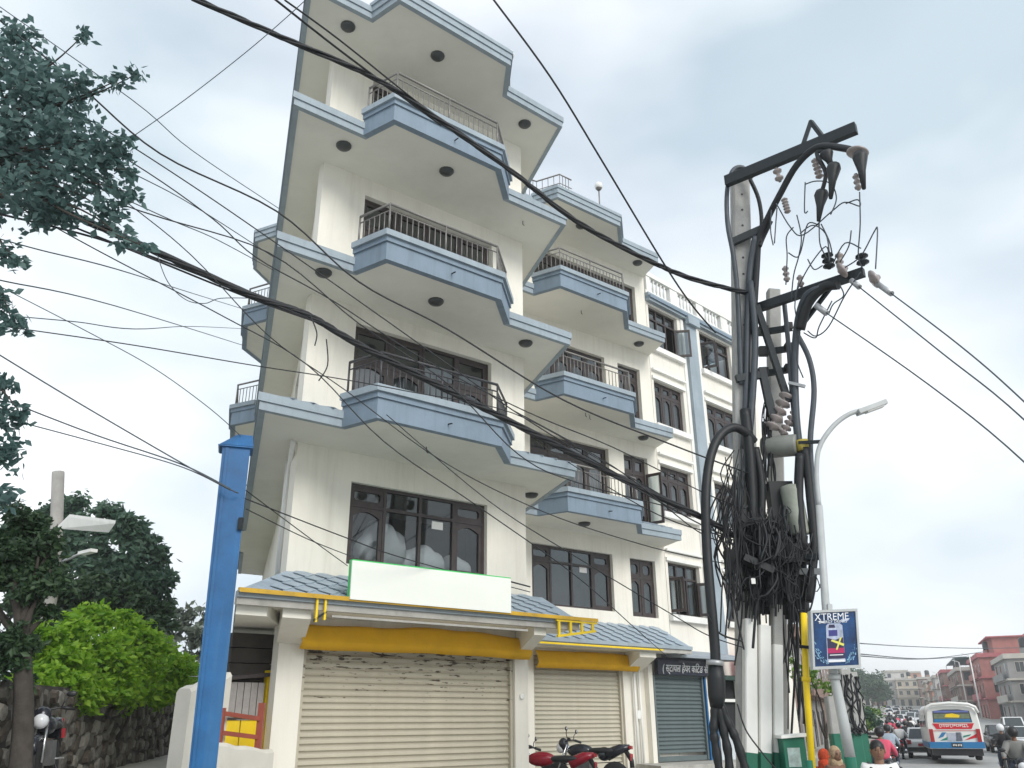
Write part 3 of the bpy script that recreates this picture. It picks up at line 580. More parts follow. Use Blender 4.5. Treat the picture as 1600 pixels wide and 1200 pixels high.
# interior floor slabs of first storey
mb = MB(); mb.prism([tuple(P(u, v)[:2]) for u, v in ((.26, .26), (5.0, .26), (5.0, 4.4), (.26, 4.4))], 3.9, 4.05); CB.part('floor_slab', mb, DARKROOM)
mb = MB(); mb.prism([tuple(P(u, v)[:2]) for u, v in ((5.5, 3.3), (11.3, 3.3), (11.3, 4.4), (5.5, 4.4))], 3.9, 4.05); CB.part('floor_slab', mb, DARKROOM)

# ------------------------------------------------------------------ the row building that adjoins on the right
W3 = P(11.55, 2.98); F3 = Facade(W3, R(46)); ROWC = mat('cream_render_row', (.80, .77, .70), .85, .05, .9, .12, 60, dirt=.3, dirtcol=(.44, .40, .34), streak=.25)
RB = Thing('row_building', 'cream terraced building with blue pilaster and balustraded parapet beside the corner building', 'building', F3.at(3.2, -4, 0))
rows = [(12.62, 14.10), (9.97, 11.45), (7.22, 8.68), (4.28, 5.76)]; colsB = [(.14, 1.72), (3.02, 4.95)]
holes = [(a0, a1, z0, z1) for z0, z1 in rows for a0, a1 in colsB]
mb = MB(); F3.wall(mb, .02, 6.5, 0, 14.5, holes); RB.part('wall', mb, ROWC)
F3R = Facade(F3.at(6.5, 0, 0), R(-30), 1); mb = MB(); F3R.wall(mb, .25, 12, 0, 14.5); RB.part('wall', mb, ROWC)
q = [F3.at(.1, -.3, 0), F3.at(6.4, -.3, 0), F3.at(6.0, -9, 0), F3.at(.1, -9, 0)]
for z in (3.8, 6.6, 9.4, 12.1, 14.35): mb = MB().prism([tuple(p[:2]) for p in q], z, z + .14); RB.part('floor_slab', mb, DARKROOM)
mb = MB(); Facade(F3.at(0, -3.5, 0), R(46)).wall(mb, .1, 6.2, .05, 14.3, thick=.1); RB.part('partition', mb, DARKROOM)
g = MB(); F3.bar(g, 2.10, 2.66, 3.3, 14.16, .0, .12); RB.part('pilaster', g, BLUEL)
for a0 in (1.88, 2.72): g = MB(); F3.bar(g, a0, a0 + .14, 3.3, 14.14, 0, .05); RB.part('pilaster_strip', g, WHITEP)
for z0, z1, b in ((14.18, 14.26, .16), (14.262, 14.36, .22), (14.362, 14.48, .14)): g = MB(); F3.bar(g, .02, 6.55, z0, z1, -.05, b); RB.part('cornice', g, BLUEL if b < .2 else BLUE)
g = MB(); F3.bar(g, 2.05, 2.72, 14.0, 14.3, .12, .26); RB.part('cornice_block', g, BLUEL)
g = MB(); F3.bar(g, .02, 6.5, 15.16, 15.32, -.16, .06); RB.part('parapet_coping', g, WHITEP); g = MB(); F3.bar(g, .02, 6.5, 14.482, 14.6, -.14, .04); RB.part('parapet_base', g, WHITEP)
bst = MB().lathe([(.05, 0), (.05, .06), (.035, .1), (.06, .24), (.045, .36), (.03, .46), (.05, .5), (.05, .56)], n=8).mesh('stone_baluster', (0, 0, 0), [WHITEP])
a = .1
for k in range(4):
    g = MB(); F3.bar(g, a, a + .42 if k else a + .2, 14.602, 15.158, -.13, .03); RB.part('parapet_pier', g, WHITEP); b0 = a + (.52 if k else .3)
    for j in range(5): RB.piece('stone_baluster', bst, F3.at(b0 + j * .2, -.05, 14.601))
    a = b0 + 1.02
for i, (z0, z1) in enumerate(rows):
    for j, (a0, a1) in enumerate(colsB):
        op = (2,) if (i == 0 and j == 0) else (1,) if (i == 3 and j == 0) else (0,) if (i == 0 and j == 1) else ()
        window(RB, F3, a0, a1, z0, z1, (1, 1, 1), z1 - .40, rec=.12, arch=() if op else (0, 1, 2), opened=op)
        g = MB(); F3.bar(g, a0 - .12, a1 + .12, z0 - .18, z0 - .01, .0, .14); RB.part('window_sill', g, WHITEP)
        if i: g = MB(); F3.bar(g, a0 - .1, a1 + .1, z1 + .02, z1 + .12, .0, .06); F3.bar(g, a0 - .1, a1 + .1, z1 + .30, z1 + .36, .0, .10); RB.part('window_hood', g, WHITEP)
casement_open(RB, F3, 1.62, .52, 12.68, 13.66, R(50), side=-1 * -1); casement_open(RB, F3, 3.1, .55, 12.68, 13.66, R(70)); casement_open(RB, F3, .2, .5, 4.34, 5.3, R(80)); casement_open(RB, F3, 1.66, .5, 4.34, 5.3, R(60))
def curt2(fc, a0, a1, z0, z1, m, b=-.42):
    mb = MB(); n = int((a1 - a0) / .08) + 2; pts = [(a0 + (a1 - a0) * i / n, b + .035 * math.sin(i * 1.9)) for i in range(n + 1)]
    for i in range(n): mb.quad(fc.at(*pts[i], z0), fc.at(*pts[i + 1], z0), fc.at(*pts[i + 1], z1), fc.at(*pts[i], z1))
    mb.sm = [True] * len(mb.f); RB.part('curtain', mb, m)
for i in (1, 2): 
    for a0, a1 in colsB: curt2(F3, a0, a1, rows[i][0], rows[i][1] - .3, CURT)
curt2(F3, .7, 1.2, 12.62, 14, CURT); curt2(F3, .55, 1.1, 4.3, 5.7, CURT)
# ---- hairdresser's shop with teal shutter, and the open shop beside it
NAVY = mat('navy_sign', (.012, .014, .03), .4, .2, 3); LET = mat('silver_lettering', (.70, .70, .70), .4, .03); BLUEP = mat('bright_blue_paint', (.015, .13, .33), .4, .1)
shutter(RB, F2, 10.58, 12.58, .52, 2.62, .10, TEALS, .1)
g = MB(); F2.bar(g, 10.40, 10.56, .5, 2.9, .0, .16); RB.part('shop_post', g, WALL); g = MB(); F2.bar(g, 12.66, 12.86, .5, 2.62, .06, .2); RB.part('shop_post', g, WALL)
g = MB(); F2.bar(g, 12.60, 12.65, .5, 2.62, .1, .2); RB.part('door_jamb', g, BLUEP); g = MB(); F2.bar(g, 12.88, 12.97, .5, 2.62, .1, .22); RB.part('door_jamb', g, BLUEP)
ss_ = Thing('shop_sign', 'dark navy sign with slanting silver lettering above the teal shutter', 'sign', F2.at(11.8, .3, 2.6))
g = MB(); F2.bar(g, 10.62, 13.1, 2.64, 3.06, .2, .32); ss_.part('panel', g, NAVY)
def deva():
    import os
    for p in (bpy.utils.system_resource('DATAFILES', path='fonts'),):
        f = os.path.join(p, 'NotoSansDevanagari-Regular.woff2')
        try: return bpy.data.fonts.load(f)
        except Exception: return None
ss_.part('lettering', text_mb('( स्टायल हेयर किटङ सैलुन', .27, F2.at(11.82, .326, 2.80), F2.d, (0, 0, 1), .012, squash=.8, shear=.25), LET)
g = MB(); F2.bar(g, 11.45, 12.35, 2.965, 3.02, .32, .326); ss_.part('dim_caption_strip', g, mat('dim_caption', (.10, .10, .12), .6, .5, 30))
AWN = mat('grey_sheet_awning', (.30, .34, .38), .6, .1, 2, dirt=.3)
g = MB(); g.add([F2.at(11.1, .02, 3.34), F2.at(14.1, -.3, 3.34), F2.at(14.1, .75, 3.12), F2.at(11.1, .75, 3.12), F2.at(11.1, .75, 3.06), F2.at(14.1, .75, 3.06), F2.at(14.1, -.3, 3.1), F2.at(11.1, .02, 3.1)], [(0, 3, 2, 1), (3, 4, 5, 2), (4, 7, 6, 5), (0, 7, 4, 3), (1, 2, 5, 6)]); RB.part('sheet_awning', g, AWN)
DK = mat('painted_interior_shade', (.018, .02, .022), .8, .2)  # near-black colour painted in for indoor shade
g = MB(); F2.bar(g, 12.98, 15.2, .5, 2.7, -.02, .05); RB.part('shop_shade_panel', g, DK); PANEL = mat('pale_laminate', (.55, .60, .63), .4, .05, 2, dirt=.2)  # thin dark panel on the wall stands in for the shaded shop interior
g = MB(); F2.bar(g, 13.0, 14.1, .5, 1.28, .1, .24); RB.part('shop_counter', g, PANEL)
for a0, a1, z0, z1 in ((14.0, 14.06, 1.28, 2.6), (13.0, 14.0, 1.98, 2.06), (14.2, 15.1, 1.2, 1.26), (14.2, 14.26, .5, 2.6)): g = MB(); F2.bar(g, a0, a1, z0, z1, .1, .15); RB.part('counter_frame', g, WHITEP)
g = MB(); F2.bar(g, 13.05, 14.9, 2.55, 2.66, .1, .5); RB.part('shop_fascia', g, mat('dark_green_fascia', (.03, .06, .05), .6))
rs = Thing('shop_sign', 'small red and white lettered sign with a green square beside the grey awning', 'sign', F3.at(2.9, .3, 2.75)); REDS = mat('red_sign', (.62, .02, .05), .5, .05); GRS = mat('teal_green_sign', (.01, .28, .17), .5, .05)
g = MB(); F3.bar(g, 2.82, 3.85, 2.74, 3.40, .35, .42); rs.part('panel', g, REDS); rs.part('lettering', text_mb('फाईलि', .36, F3.at(3.22, .424, 3.2), F3.d, (0, 0, 1), .008), WHITEP)
g = MB(); F3.bar(g, 2.86, 3.18, 2.70, 3.04, .421, .44); rs.part('green_square', g, GRS); g = MB().lathe([(.10, 0), (.10, .008)], F3.at(3.02, .441, 2.88), F3.n, 14); rs.part('emblem', g, WHITEP); rs.part('lettering', text_mb('9', .15, F3.at(3.02, .453, 2.88), F3.d, (0, 0, 1), .006), GRS)
g = MB(); F3.bar(g, 3.2, 3.85, 2.62, 2.74, .35, .41); rs.part('blue_strip', g, BLUEP)
# raised plinth in front of the shops
mb = MB(); mb.prism([tuple(P(u, v)[:2]) for u, v in ((9.9, 1.6), (17.5, 1.1), (17.5, 2.6), (13.5, 2.9), (9.9, 2.9))], -.1, .5); single('pavement', mb, CONC, kind='structure')

# ------------------------------------------------------------------ blue pillar, low walls and kiosk on the lane side
BLP = mat('blue_enamel', (.006, .10, .27), .42, .25, 2.5, .06, 30, dirt=.7, dirtcol=(.06, .17, .30), streak=.5)
bp0 = Vector((-3.73, 11, hz(-3.73, 11))); blu = Thing('blue_pillar', 'tall bright blue sheet-metal pillar with capped top left of the shops', 'pillar', bp0)
def taper(mb, c0, z0, w0, c1, z1, w1, rot, dpt=.9):
    vs = []
    for c, z, w_ in ((c0, z0, w0), (c1, z1, w1)):
        for i, j in ((-1, -1), (1, -1), (1, 1), (-1, 1)):
            x, y = i * w_ / 2, j * w_ * dpt / 2; vs.append((c[0] + x * math.cos(rot) - y * math.sin(rot), c[1] + x * math.sin(rot) + y * math.cos(rot), z))
    return mb.add(vs, [(0, 1, 5, 4), (1, 2, 6, 5), (2, 3, 7, 6), (3, 0, 4, 7), (4, 5, 6, 7), (3, 2, 1, 0)])
mb = MB(); taper(mb, (-3.74, 11), bp0.z, .30, (-3.82, 11), 5.0, .36, R(18)); blu.part('shaft', mb, BLP)
mb = MB(); taper(mb, (-3.80, 10.83), bp0.z, .035, (-3.88, 10.80), 4.98, .035, R(18)); blu.part('seam_strip', mb, BLP)
mb = MB(); taper(mb, (-3.82, 11), 5.0, .44, (-3.84, 11), 5.02, .44, R(18)); taper(mb, (-3.82, 11), 5.02, .44, (-3.72, 11), 5.2, .2, R(18)); blu.part('cap', mb, BLP)
mb = MB(); mb.box((-3.60, 10.87, 3.95), (.06, .04, .16)); blu.part('bracket', mb, DSTEEL)
PLAS = mat('pale_plaster', (.60, .58, .52), .9, .08, 1.5, .15, 50, dirt=.4, dirtcol=(.34, .32, .28))
def wallseg(name, p, q, z0, zp, zq, th_, label, m=PLAS):
    p, q = Vector(p), Vector(q); d = (q - p).normalized(); n = Vector((d.y, -d.x)) * th_ / 2; mb = MB(); k = 6; vs = []
    for i in range(k + 1):
        t = i / k; c = p + (q - p) * t; zt = zp + (zq - zp) * t + .015 * math.sin(i * 2.3)
        for s_, z in ((1, z0), (1, zt - .05), (.7, zt), (-.7, zt), (-1, zt - .05), (-1, z0)): vs.append((c.x + n.x * s_, c.y + n.y * s_, z))
    fs = [(i * 6 + j, (i + 1) * 6 + j, (i + 1) * 6 + (j + 1) % 6, i * 6 + (j + 1) % 6) for i in range(k) for j in range(6)] + [(5, 4, 3, 2, 1, 0), tuple(k * 6 + j for j in range(6))]
    mb.add(vs, fs); return single(name, mb, m, label, 'wall')
a, b = und(288, 1076, 12.6), und(352, 1052, 13.3); wallseg('boundary_wall', a[:2], b[:2], 0, a.z, b.z, .28, 'tall pale plaster wall end behind the blue pillar')
a, b = und(331, 1160, 12.9), und(417, 1172, 13.9); wallseg('low_wall', a[:2], b[:2], 0, a.z, b.z, .30, 'low pale plaster wall under the red railing')
REDP = mat('red_oxide_paint', (.28, .06, .035), .5, .15, 4, dirt=.2)
rf = Thing('red_railing', 'short red-brown post and rail fence on the low plaster wall', 'railing', und(372, 1165, 13.3))
a, b = und(341, 1161, 13.0), und(403, 1168, 13.7)
for p, tz in ((a, .52), (b, .68)): mb = MB().box((p.x, p.y, p.z + tz / 2 - .05), (.09, .09, tz)); rf.part('post', mb, REDP)
for z in (.14, .40): mb = MB().beam(a + Vector((0, 0, z)), b + Vector((0, 0, z)), .05, .06); rf.part('rail', mb, REDP)
kk = Thing('kiosk', 'yellow and grey timber kiosk tucked beside the corner building', 'kiosk', und(380, 1160, 14.3)); GREYW = mat('weathered_grey_boards', (.34, .32, .31), .85, .2, 5, .2, 30, dirt=.4)
k0, k1 = und(338, 1160, 14.0), und(404, 1166, 14.5); zz = lambda py, d=14.2: und(375, py, d).z
d_ = (k1 - k0).normalized(); FK = Facade(k0, math.atan2(d_.x, d_.y)); Lk = Vector((k1 - k0)[:2]).length
for i in range(6):
    a0 = i * Lk / 6; g = MB(); FK.bar(g, a0 + .006, a0 + Lk / 6 - .006, zz(1121), zz(1066), -.03 + .006 * (i % 2), .01 + .006 * (i % 2)); kk.part('board', g, GREYW)
for i in range(2): g = MB(); FK.bar(g, i * Lk / 2 + .01, (i + 1) * Lk / 2 - .012, .35, zz(1125), -.03, .012); kk.part('yellow_panel', g, YELB)
g = MB(); FK.bar(g, -.05, Lk + .02, zz(1124.5), zz(1121.5), -.05, .04); kk.part('shelf', g, BROWN); g = MB(); FK.bar(g, Lk + .02, Lk + .13, .3, zz(1046), -.08, .05); kk.part('corner_post', g, YELB)
g = MB(); g.add([FK.at(-.2, .1, zz(1060)), FK.at(Lk + .05, .1, zz(1050)), FK.at(Lk + .05, -.9, zz(1050) + .05), FK.at(-.2, -.9, zz(1060) + .05), FK.at(-.2, .1, zz(1066)), FK.at(Lk + .05, .1, zz(1056))], [(0, 1, 2, 3), (0, 4, 5, 1)]); kk.part('roof', g, BROWN)
g = MB(); FK.bar(g, Lk + .14, Lk + .36, .3, zz(1082), -.25, -.2); kk.part('door', g, YEL); g = MB(); FK.bar(g, 0, Lk, .3, zz(1060), -.9, -.86); kk.part('back', g, BROWN)
rk = Thing('slat_rack', 'stack of pale battens on a dark frame above the kiosk', 'rack', und(360, 1060, 14.6))
for i in range(7):
    a = und(352, 1014 + i * 7.5, 14.6); b = und(377 - i * 1.5, 1009 + i * 7.8, 14.9); mb = MB().beam(a, b, .05, .05); rk.part('batten', mb, WHITEP)
mb = MB().beam(und(372, 1000, 14.8), und(356, 1064, 14.6), .04, .04); rk.part('frame_bar', mb, DSTEEL); mb = MB().beam(und(379, 1000, 14.9), und(366, 1062, 14.7), .04, .04); rk.part('frame_bar', mb, DSTEEL)
DKB = mat('dark_brown_shed', (.05, .042, .035), .8, .3, 3)
sh_ = Thing('lean_to_shed', 'dark brown boarded lean-to under the side canopy', 'shed', P(-.35, 1.2, 2.0)); FS = Facade(P(-.72, .55), A52)
for i in range(4): g = MB(); FS.bar(g, -.06, .7, 1.95 + i * .24, 2.175 + i * .24, -.5, .0 + .012 * (i % 2)); sh_.part('board', g, DKB)
# ------------------------------------------------------------------ utility poles with their tangle of cables
def cr_path(pts, k=5):
    """smooth curve through surveyed points (px, py, depth)"""
    q = [und(*p) if not isinstance(p, Vector) else p for p in pts]
    if len(q) < 3: return [q[0] + (q[-1] - q[0]) * (i / 8) for i in range(9)] if len(q) == 2 else q
    out = []
    for i in range(len(q) - 1):
        p0, p1, p2, p3 = q[max(i - 1, 0)], q[i], q[i + 1], q[min(i + 2, len(q) - 1)]
        for j in range(k):
            t = j / k; out.append(.5 * ((2 * p1) + (p2 - p0) * t + (2 * p0 - 5 * p1 + 4 * p2 - p3) * t * t + (3 * p1 - p0 - 3 * p2 + p3) * t ** 3))
    return out + [q[-1]]
def stem_pts(px0, py0, px1, py1, d): return und(px0, py0, d), und(px1, py1, d)
POLEC = mat('pole_concrete', (.40, .40, .385), .9, .12, 5, .3, 50, dirt=.45, dirtcol=(.2, .19, .17)); GREENP = mat('green_paint', (.01, .14, .085), .5, .1, 3, dirt=.2)
D0 = 13.2
a, b = und(1172, 1195, D0), und(1156, 286, D0); d = b - a; base = a + d * ((-.35 - a.z) / d.z)
UP = Thing('utility_pole', 'tall weathered concrete utility pole carrying the tilted top crossarm and thick cables', 'utility pole', base)
def rpole(mb, p, q, w0, w1, dep):
    u = (q - p).normalized(); r = Vector((1, 0, 0)); r = (r - u * r.dot(u)).normalized(); f = u.cross(r); vs = []
    for c, w_ in ((p, w0), (q, w1)):
        for i, j in ((-1, -.8), (-.8, -1), (.8, -1), (1, -.8), (1, .8), (.8, 1), (-.8, 1), (-1, .8)): vs.append(c + r * i * w_ / 2 + f * j * dep / 2)
    return mb.add(vs, [(k, (k + 1) % 8, 8 + (k + 1) % 8, 8 + k) for k in range(8)] + [tuple(range(7, -1, -1)), tuple(range(8, 16))])
UP.part('shaft', rpole(MB(), base, b, .36, .32, .26), POLEC)
u_ = (b - base).normalized(); r_ = (Vector((1, 0, 0)) - u_ * u_.x).normalized(); fr_ = u_.cross(r_); 
if fr_.y > 0: fr_ = -fr_
hole = MB().lathe([(.022, 0), (.022, .004)], (0, 0, 0), (0, -1, 0), 8).mesh('bolt_hole_shade', (0, 0, 0), [BLACK])  # flat black disc painting the shade inside a bolt hole
for i in range(16):
    if i % 4 == 3: continue
    p = b - u_ * (.35 + i * .34) + fr_ * .134; UP.piece('bolt_hole_shade', hole, p)
rc = random.Random(3)
def arm(th, p, q, w_, h_, m=DSTEEL, name='crossarm'): return th.part(name, MB().beam(p, q, w_, h_), m)
A0, A1 = unz(1134, 284, 10.72), unz(1338, 200, 10.72); arm(UP, A0, A1, .12, .20)
B0, B1 = unz(1182, 482, 8.25), unz(1350, 425, 8.25); arm(UP, B0, B1, .11, .15)
arm(UP, und(1141, 380, D0 - .2), und(1190, 358, D0 - .3), .09, .13, name='bracket'); arm(UP, und(1150, 592, D0 - .2), und(1196, 585, D0 - .2), .09, .12, name='bracket')
T = und(1267, 190, 11.9); arm(UP, T, A0 + (A1 - A0) * .60, .07, .07, name='apex_bracket'); arm(UP, T, A0 + (A1 - A0) * .78, .07, .07, name='apex_bracket')
arm(UP, und(1182, 478, D0 - .25), und(1232, 628, D0 - .2), .10, .10, name='brace'); arm(UP, und(1190, 575, D0 - .2), und(1206, 650, D0 - .2), .12, .10, name='brace'); arm(UP, und(1248, 515, 12.7), und(1305, 440, 12.2), .06, .06, name='brace')
def insul(th, p, axis, n=4, r=.075, ln=.34, m=PORC):
    prof = [(.03, 0)]
    for i in range(n): z = ln * (i + .2) / n; prof += [(.035, z), (r, z + ln * .25 / n), (r * .92, z + ln * .45 / n), (.035, z + ln * .6 / n)]
    prof.append((.025, ln)); return th.part('insulator', MB().lathe(prof, p, axis, 10), m)
def disc(th, p, axis, r=.13): return th.part('insulator', MB().lathe([(.03, -.07), (.05, -.05), (r * .75, -.04), (r, -.02), (r * 1.02, .0), (r * .92, .02), (r * .5, .045), (.05, .06), (.03, .09)], p, axis, 20), PORC)
DA = lambda px: 13.1 - (px - 1135) * .0105                 # depth along the top arm
DB = lambda px: 13.0 - (px - 1185) * .0095
disc(UP, und(1340, 238, DA(1337)), (.3, -.1, 1), .17); insul(UP, und(1337, 272, DA(1337)), (0, 0, -1), 3, .06, .3); insul(UP, und(1213, 262, DA(1213)), (.1, 0, -1), 2, .08, .3); insul(UP, und(1273, 248, DA(1273)), (.08, 0, -1), 5, .07, .4)
insul(UP, und(1225, 310, DA(1225)), (.1, 0, -1), 5, .06, .3); disc(UP, und(1366, 436, 11.3), (.9, -.3, .35), .15); disc(UP, und(1316, 422, 11.9), (.8, -.3, .4), .14); insul(UP, und(1296, 420, 12.0), (0, 0, 1), 3, .10, .3, DSTEEL); insul(UP, und(1312, 415, 12.0), (.1, 0, 1), 2, .07, .25)
insul(UP, und(1349, 415, 11.4), (0, 0, 1), 2, .1, .22, DSTEEL); insul(UP, und(1230, 440, 12.6), (0, 0, 1), 3, .06, .3); insul(UP, und(1252, 448, 12.4), (0, 0, 1), 2, .06, .22)
def cone(p, q): return UP.part('cable_termination', MB().tube([p, p + (q - p) * .12, p + (q - p) * .5, q], [.10, .115, .06, .03], 10), BLACK)
for p, q in (((1303, 258), (1298, 310)), ((1284, 300), (1279, 345)), ((1343, 240), (1350, 295)), ((1290, 238), (1300, 262))): cone(und(*p, DA(p[0]) - .1), und(*q, DA(p[0]) - .1))
def jump(pts, r, m=CABLE, name='jumper_cable', n=6): return UP.part(name, MB().tube(cr_path(pts), r * .82, n), m)
jump([(1345, 240, 11), (1320, 232, 11.2), (1278, 230, 11.6), (1245, 258, 12), (1218, 305, 12.4), (1200, 340, 12.7), (1186, 372, 12.9), (1182, 420, 13), (1176, 520, 13.0)], .075)
jump([(1290, 236, 11.5), (1276, 240, 11.6), (1290, 270, 11.5), (1284, 300, 11.6)], .045); jump([(1205, 345, 12.7), (1192, 372, 12.9), (1187, 385, 12.9)], .05)
jump([(1175, 278, 12.9), (1160, 262, 12.9), (1144, 268, 12.9), (1136, 300, 12.95), (1137, 350, 12.97), (1146, 400, 12.97), (1153, 470, 12.97), (1158, 600, 13)], .055, CABLEG)
jump([(1172, 280, 12.9), (1185, 310, 12.9), (1190, 345, 12.9), (1187, 380, 12.9)], .045, BLACK); jump([(1180, 370, 12.9), (1172, 420, 13.0), (1168, 500, 13), (1166, 620, 13), (1162, 700, 13)], .07, CABLEG)
jump([(1172, 440, 12.95), (1180, 520, 12.9), (1176, 620, 12.9), (1168, 700, 12.9), (1158, 760, 12.9), (1150, 830, 12.9), (1165, 900, 12.9)], .07, CABLEG); jump([(1164, 640, 12.85), (1172, 720, 12.85), (1176, 820, 12.85), (1172, 900, 12.85), (1185, 960, 12.85)], .11, BLACK)
jump([(1180, 700, 12.9), (1190, 760, 12.9), (1188, 860, 12.9), (1200, 950, 12.9)], .085, BLACK)
# big bent feeder cable that drops to the ground in three legs
jump([(1178, 690, 12.9), (1165, 676, 12.8), (1145, 668, 12.7), (1124, 682, 12.6), (1110, 715, 12.5), (1103, 770, 12.4), (1104, 850, 12.35), (1110, 930, 12.3), (1117, 1010, 12.3), (1118, 1045, 12.3)], .088, BLACK, 'feeder_cable', 10)
UP.part('feeder_joint', MB().tube([und(1118, 1040, 12.3), und(1119, 1060, 12.3), und(1120, 1088, 12.3), und(1120, 1106, 12.3)], [.10, .125, .12, .09], 10), BLACK); UP.part('feeder_joint', MB().tube([und(1117, 1032, 12.3), und(1117, 1040, 12.3)], .12, 10), STEEL)
for e in ([(1118, 1100, 12.3), (1115, 1135, 12.3), (1117, 1160, 12.3), (1124, 1205, 12.3), (1128, 1240, 12.3)], [(1121, 1100, 12.3), (1130, 1140, 12.3), (1138, 1180, 12.3), (1142, 1240, 12.3)], [(1124, 1098, 12.3), (1138, 1130, 12.3), (1150, 1155, 12.3), (1164, 1200, 12.3), (1172, 1240, 12.3)]):
    q = cr_path(e); UP.part('feeder_leg', MB().tube(q, [.052 + .014 * math.sin(i * .9) ** 2 for i in range(len(q))], 8), BLACK)
# thin jumpers between the arms
for pts in ([(1258, 285, 11.8), (1257, 330, 11.8), (1262, 330, 11.8)], [(1258, 288, 11.8), (1275, 283, 11.7), (1298, 287, 11.5), (1307, 310, 11.5), (1298, 335, 11.5)], [(1213, 318, 12.3), (1235, 355, 12.1), (1255, 367, 12), (1300, 330, 11.6), (1320, 316, 11.4), (1343, 322, 11.1), (1340, 312, 11.1), (1322, 318, 11.4)],
            [(1343, 300, 11), (1344, 350, 11.1), (1341, 400, 11.3), (1348, 420, 11.4)], [(1280, 345, 11.8), (1281, 380, 11.8), (1290, 400, 11.9), (1300, 415, 12)], [(1283, 350, 11.8), (1295, 375, 11.8), (1300, 395, 11.9)], [(1205, 328, 12.4), (1204, 360, 12.4), (1208, 383, 12.4)], [(1214, 325, 12.3), (1212, 350, 12.3), (1210, 380, 12.3)],
            [(1245, 336, 12), (1252, 370, 12), (1248, 400, 12.1), (1240, 430, 12.3), (1236, 470, 12.5)], [(1232, 395, 12.3), (1245, 402, 12.2), (1252, 390, 12.1), (1262, 350, 12), (1280, 352, 11.9)], [(1228, 445, 12.6), (1230, 400, 12.5), (1229, 370, 12.4), (1240, 355, 12.3)], [(1300, 415, 12), (1320, 380, 11.7), (1345, 388, 11.5)],
            [(1320, 418, 11.8), (1345, 400, 11.6), (1366, 362, 11.4), (1371, 360, 11.3), (1368, 420, 11.3)], [(1330, 360, 11.5), (1326, 385, 11.6), (1312, 410, 11.8)], [(1262, 405, 12), (1272, 421, 12), (1285, 415, 12)], [(1250, 365, 12), (1270, 352, 11.9), (1290, 365, 11.8), (1296, 395, 11.8)], [(1240, 465, 12.4), (1262, 420, 12.1), (1290, 385, 11.9), (1296, 410, 11.9)],
            [(1345, 425, 11.5), (1320, 462, 11.8), (1295, 510, 12.1), (1275, 525, 12.3), (1262, 517, 12.4)], [(1312, 445, 11.9), (1318, 462, 11.9), (1302, 475, 12), (1295, 490, 12.1)], [(1300, 470, 12), (1280, 510, 12.2), (1274, 528, 12.3), (1256, 520, 12.5)], [(1255, 590, 12.6), (1245, 560, 12.7), (1250, 520, 12.6), (1242, 480, 12.6), (1248, 440, 12.5)]):
    jump(pts, .014, CABLEG, 'jumper_wire', 5)
# second, shorter pole close behind
D1 = 13.6; a, b = und(1216, 1000, D1), und(1208, 455, D1); d = b - a; base2 = a + d * ((-.3 - a.z) / d.z)
P2 = Thing('utility_pole', 'shorter flat concrete pole behind the tall one holding canisters and switchgear', 'utility pole', base2)
P2.part('shaft', rpole(MB(), base2, b, .26, .22, .2), POLEC)
def p2(name, mb, m, parent=None): return P2.part(name, mb, m, parent)
for y0, w_ in ((520, .2), (552, .22), (585, .2)):
    p2('clamp', MB().beam(und(1186, y0, 13.4), und(1238, y0 - 8, 13.2), .08, .10), DSTEEL); p2('clamp_block', MB().box(und(1193, y0 - 3, 13.35), (.16, .12, .16)), BLACK); p2('clamp_block', MB().box(und(1232, y0 - 10, 13.15), (.12, .12, .12)), BLACK)
def riser(pts, r, m=CABLE): return p2('riser_cable', MB().tube(cr_path(pts), r * .85, 8), m)
riser([(1225, 470, 13.0), (1232, 540, 13.0), (1238, 620, 13.0), (1246, 700, 13.0), (1252, 800, 13), (1250, 900, 13)], .05, CABLEG); riser([(1282, 450, 12.2), (1260, 462, 12.4), (1247, 500, 12.7), (1242, 560, 12.9), (1244, 650, 12.9), (1252, 720, 12.9)], .07, CABLEG)
riser([(1310, 445, 12), (1285, 450, 12.2), (1262, 475, 12.4), (1250, 515, 12.6)], .10, BLACK); riser([(1244, 520, 12.8), (1264, 560, 12.8), (1272, 610, 12.8), (1266, 690, 12.8), (1270, 760, 12.8), (1275, 820, 12.8), (1268, 900, 12.8)], .055, CABLEG)
riser([(1258, 700, 12.8), (1266, 780, 12.8), (1272, 860, 12.8), (1262, 940, 12.8)], .08, BLACK); riser([(1250, 710, 12.8), (1248, 780, 12.8), (1256, 860, 12.8)], .09, BLACK)
insul(P2, und(1204, 672, 13.0), und(1226, 625, 13.0) - und(1204, 672, 13.0), 5, .13, .75); insul(P2, und(1222, 680, 13.0), und(1240, 650, 13.0) - und(1222, 680, 13.0), 5, .09, .5)
c0, c1 = und(1192, 700, 13.2), und(1246, 695, 12.9); ax = c1 - c0; CAN = mat('grey_green_steel', (.22, .23, .21), .45, .15, 4, dirt=.4, dirtcol=(.08, .08, .07))
p2('canister', MB().lathe([(.03, 0), (.17, .0), (.18, .03), (.18, ax.length - .03), (.17, ax.length), (.02, ax.length)], c0, ax, 18), CAN)
p2('yellow_band', MB().lathe([(.105, 0), (.105, .18)], und(1256, 705, 12.85), (-.05, 0, 1), 14), mat('olive_yellow', (.42, .34, .06), .6, .1))
t0 = und(1250, 838, 12.9); p2('meter_housing', MB().lathe([(.0, 0), (.15, .02), (.16, .05), (.165, .72), (.15, .80), (.05, .83), (0, .83)], t0, (-.06, 0, 1), 16), mat('aged_green_grey', (.30, .32, .27), .5, .2, 3, dirt=.5, dirtcol=(.1, .1, .08)))
p2('switch_box', MB().box(und(1222, 800, 13.1), (.38, .25, .95)), BLACK); p2('switch_box', MB().box(und(1242, 866, 12.95), (.5, .3, .28)), BLACK)
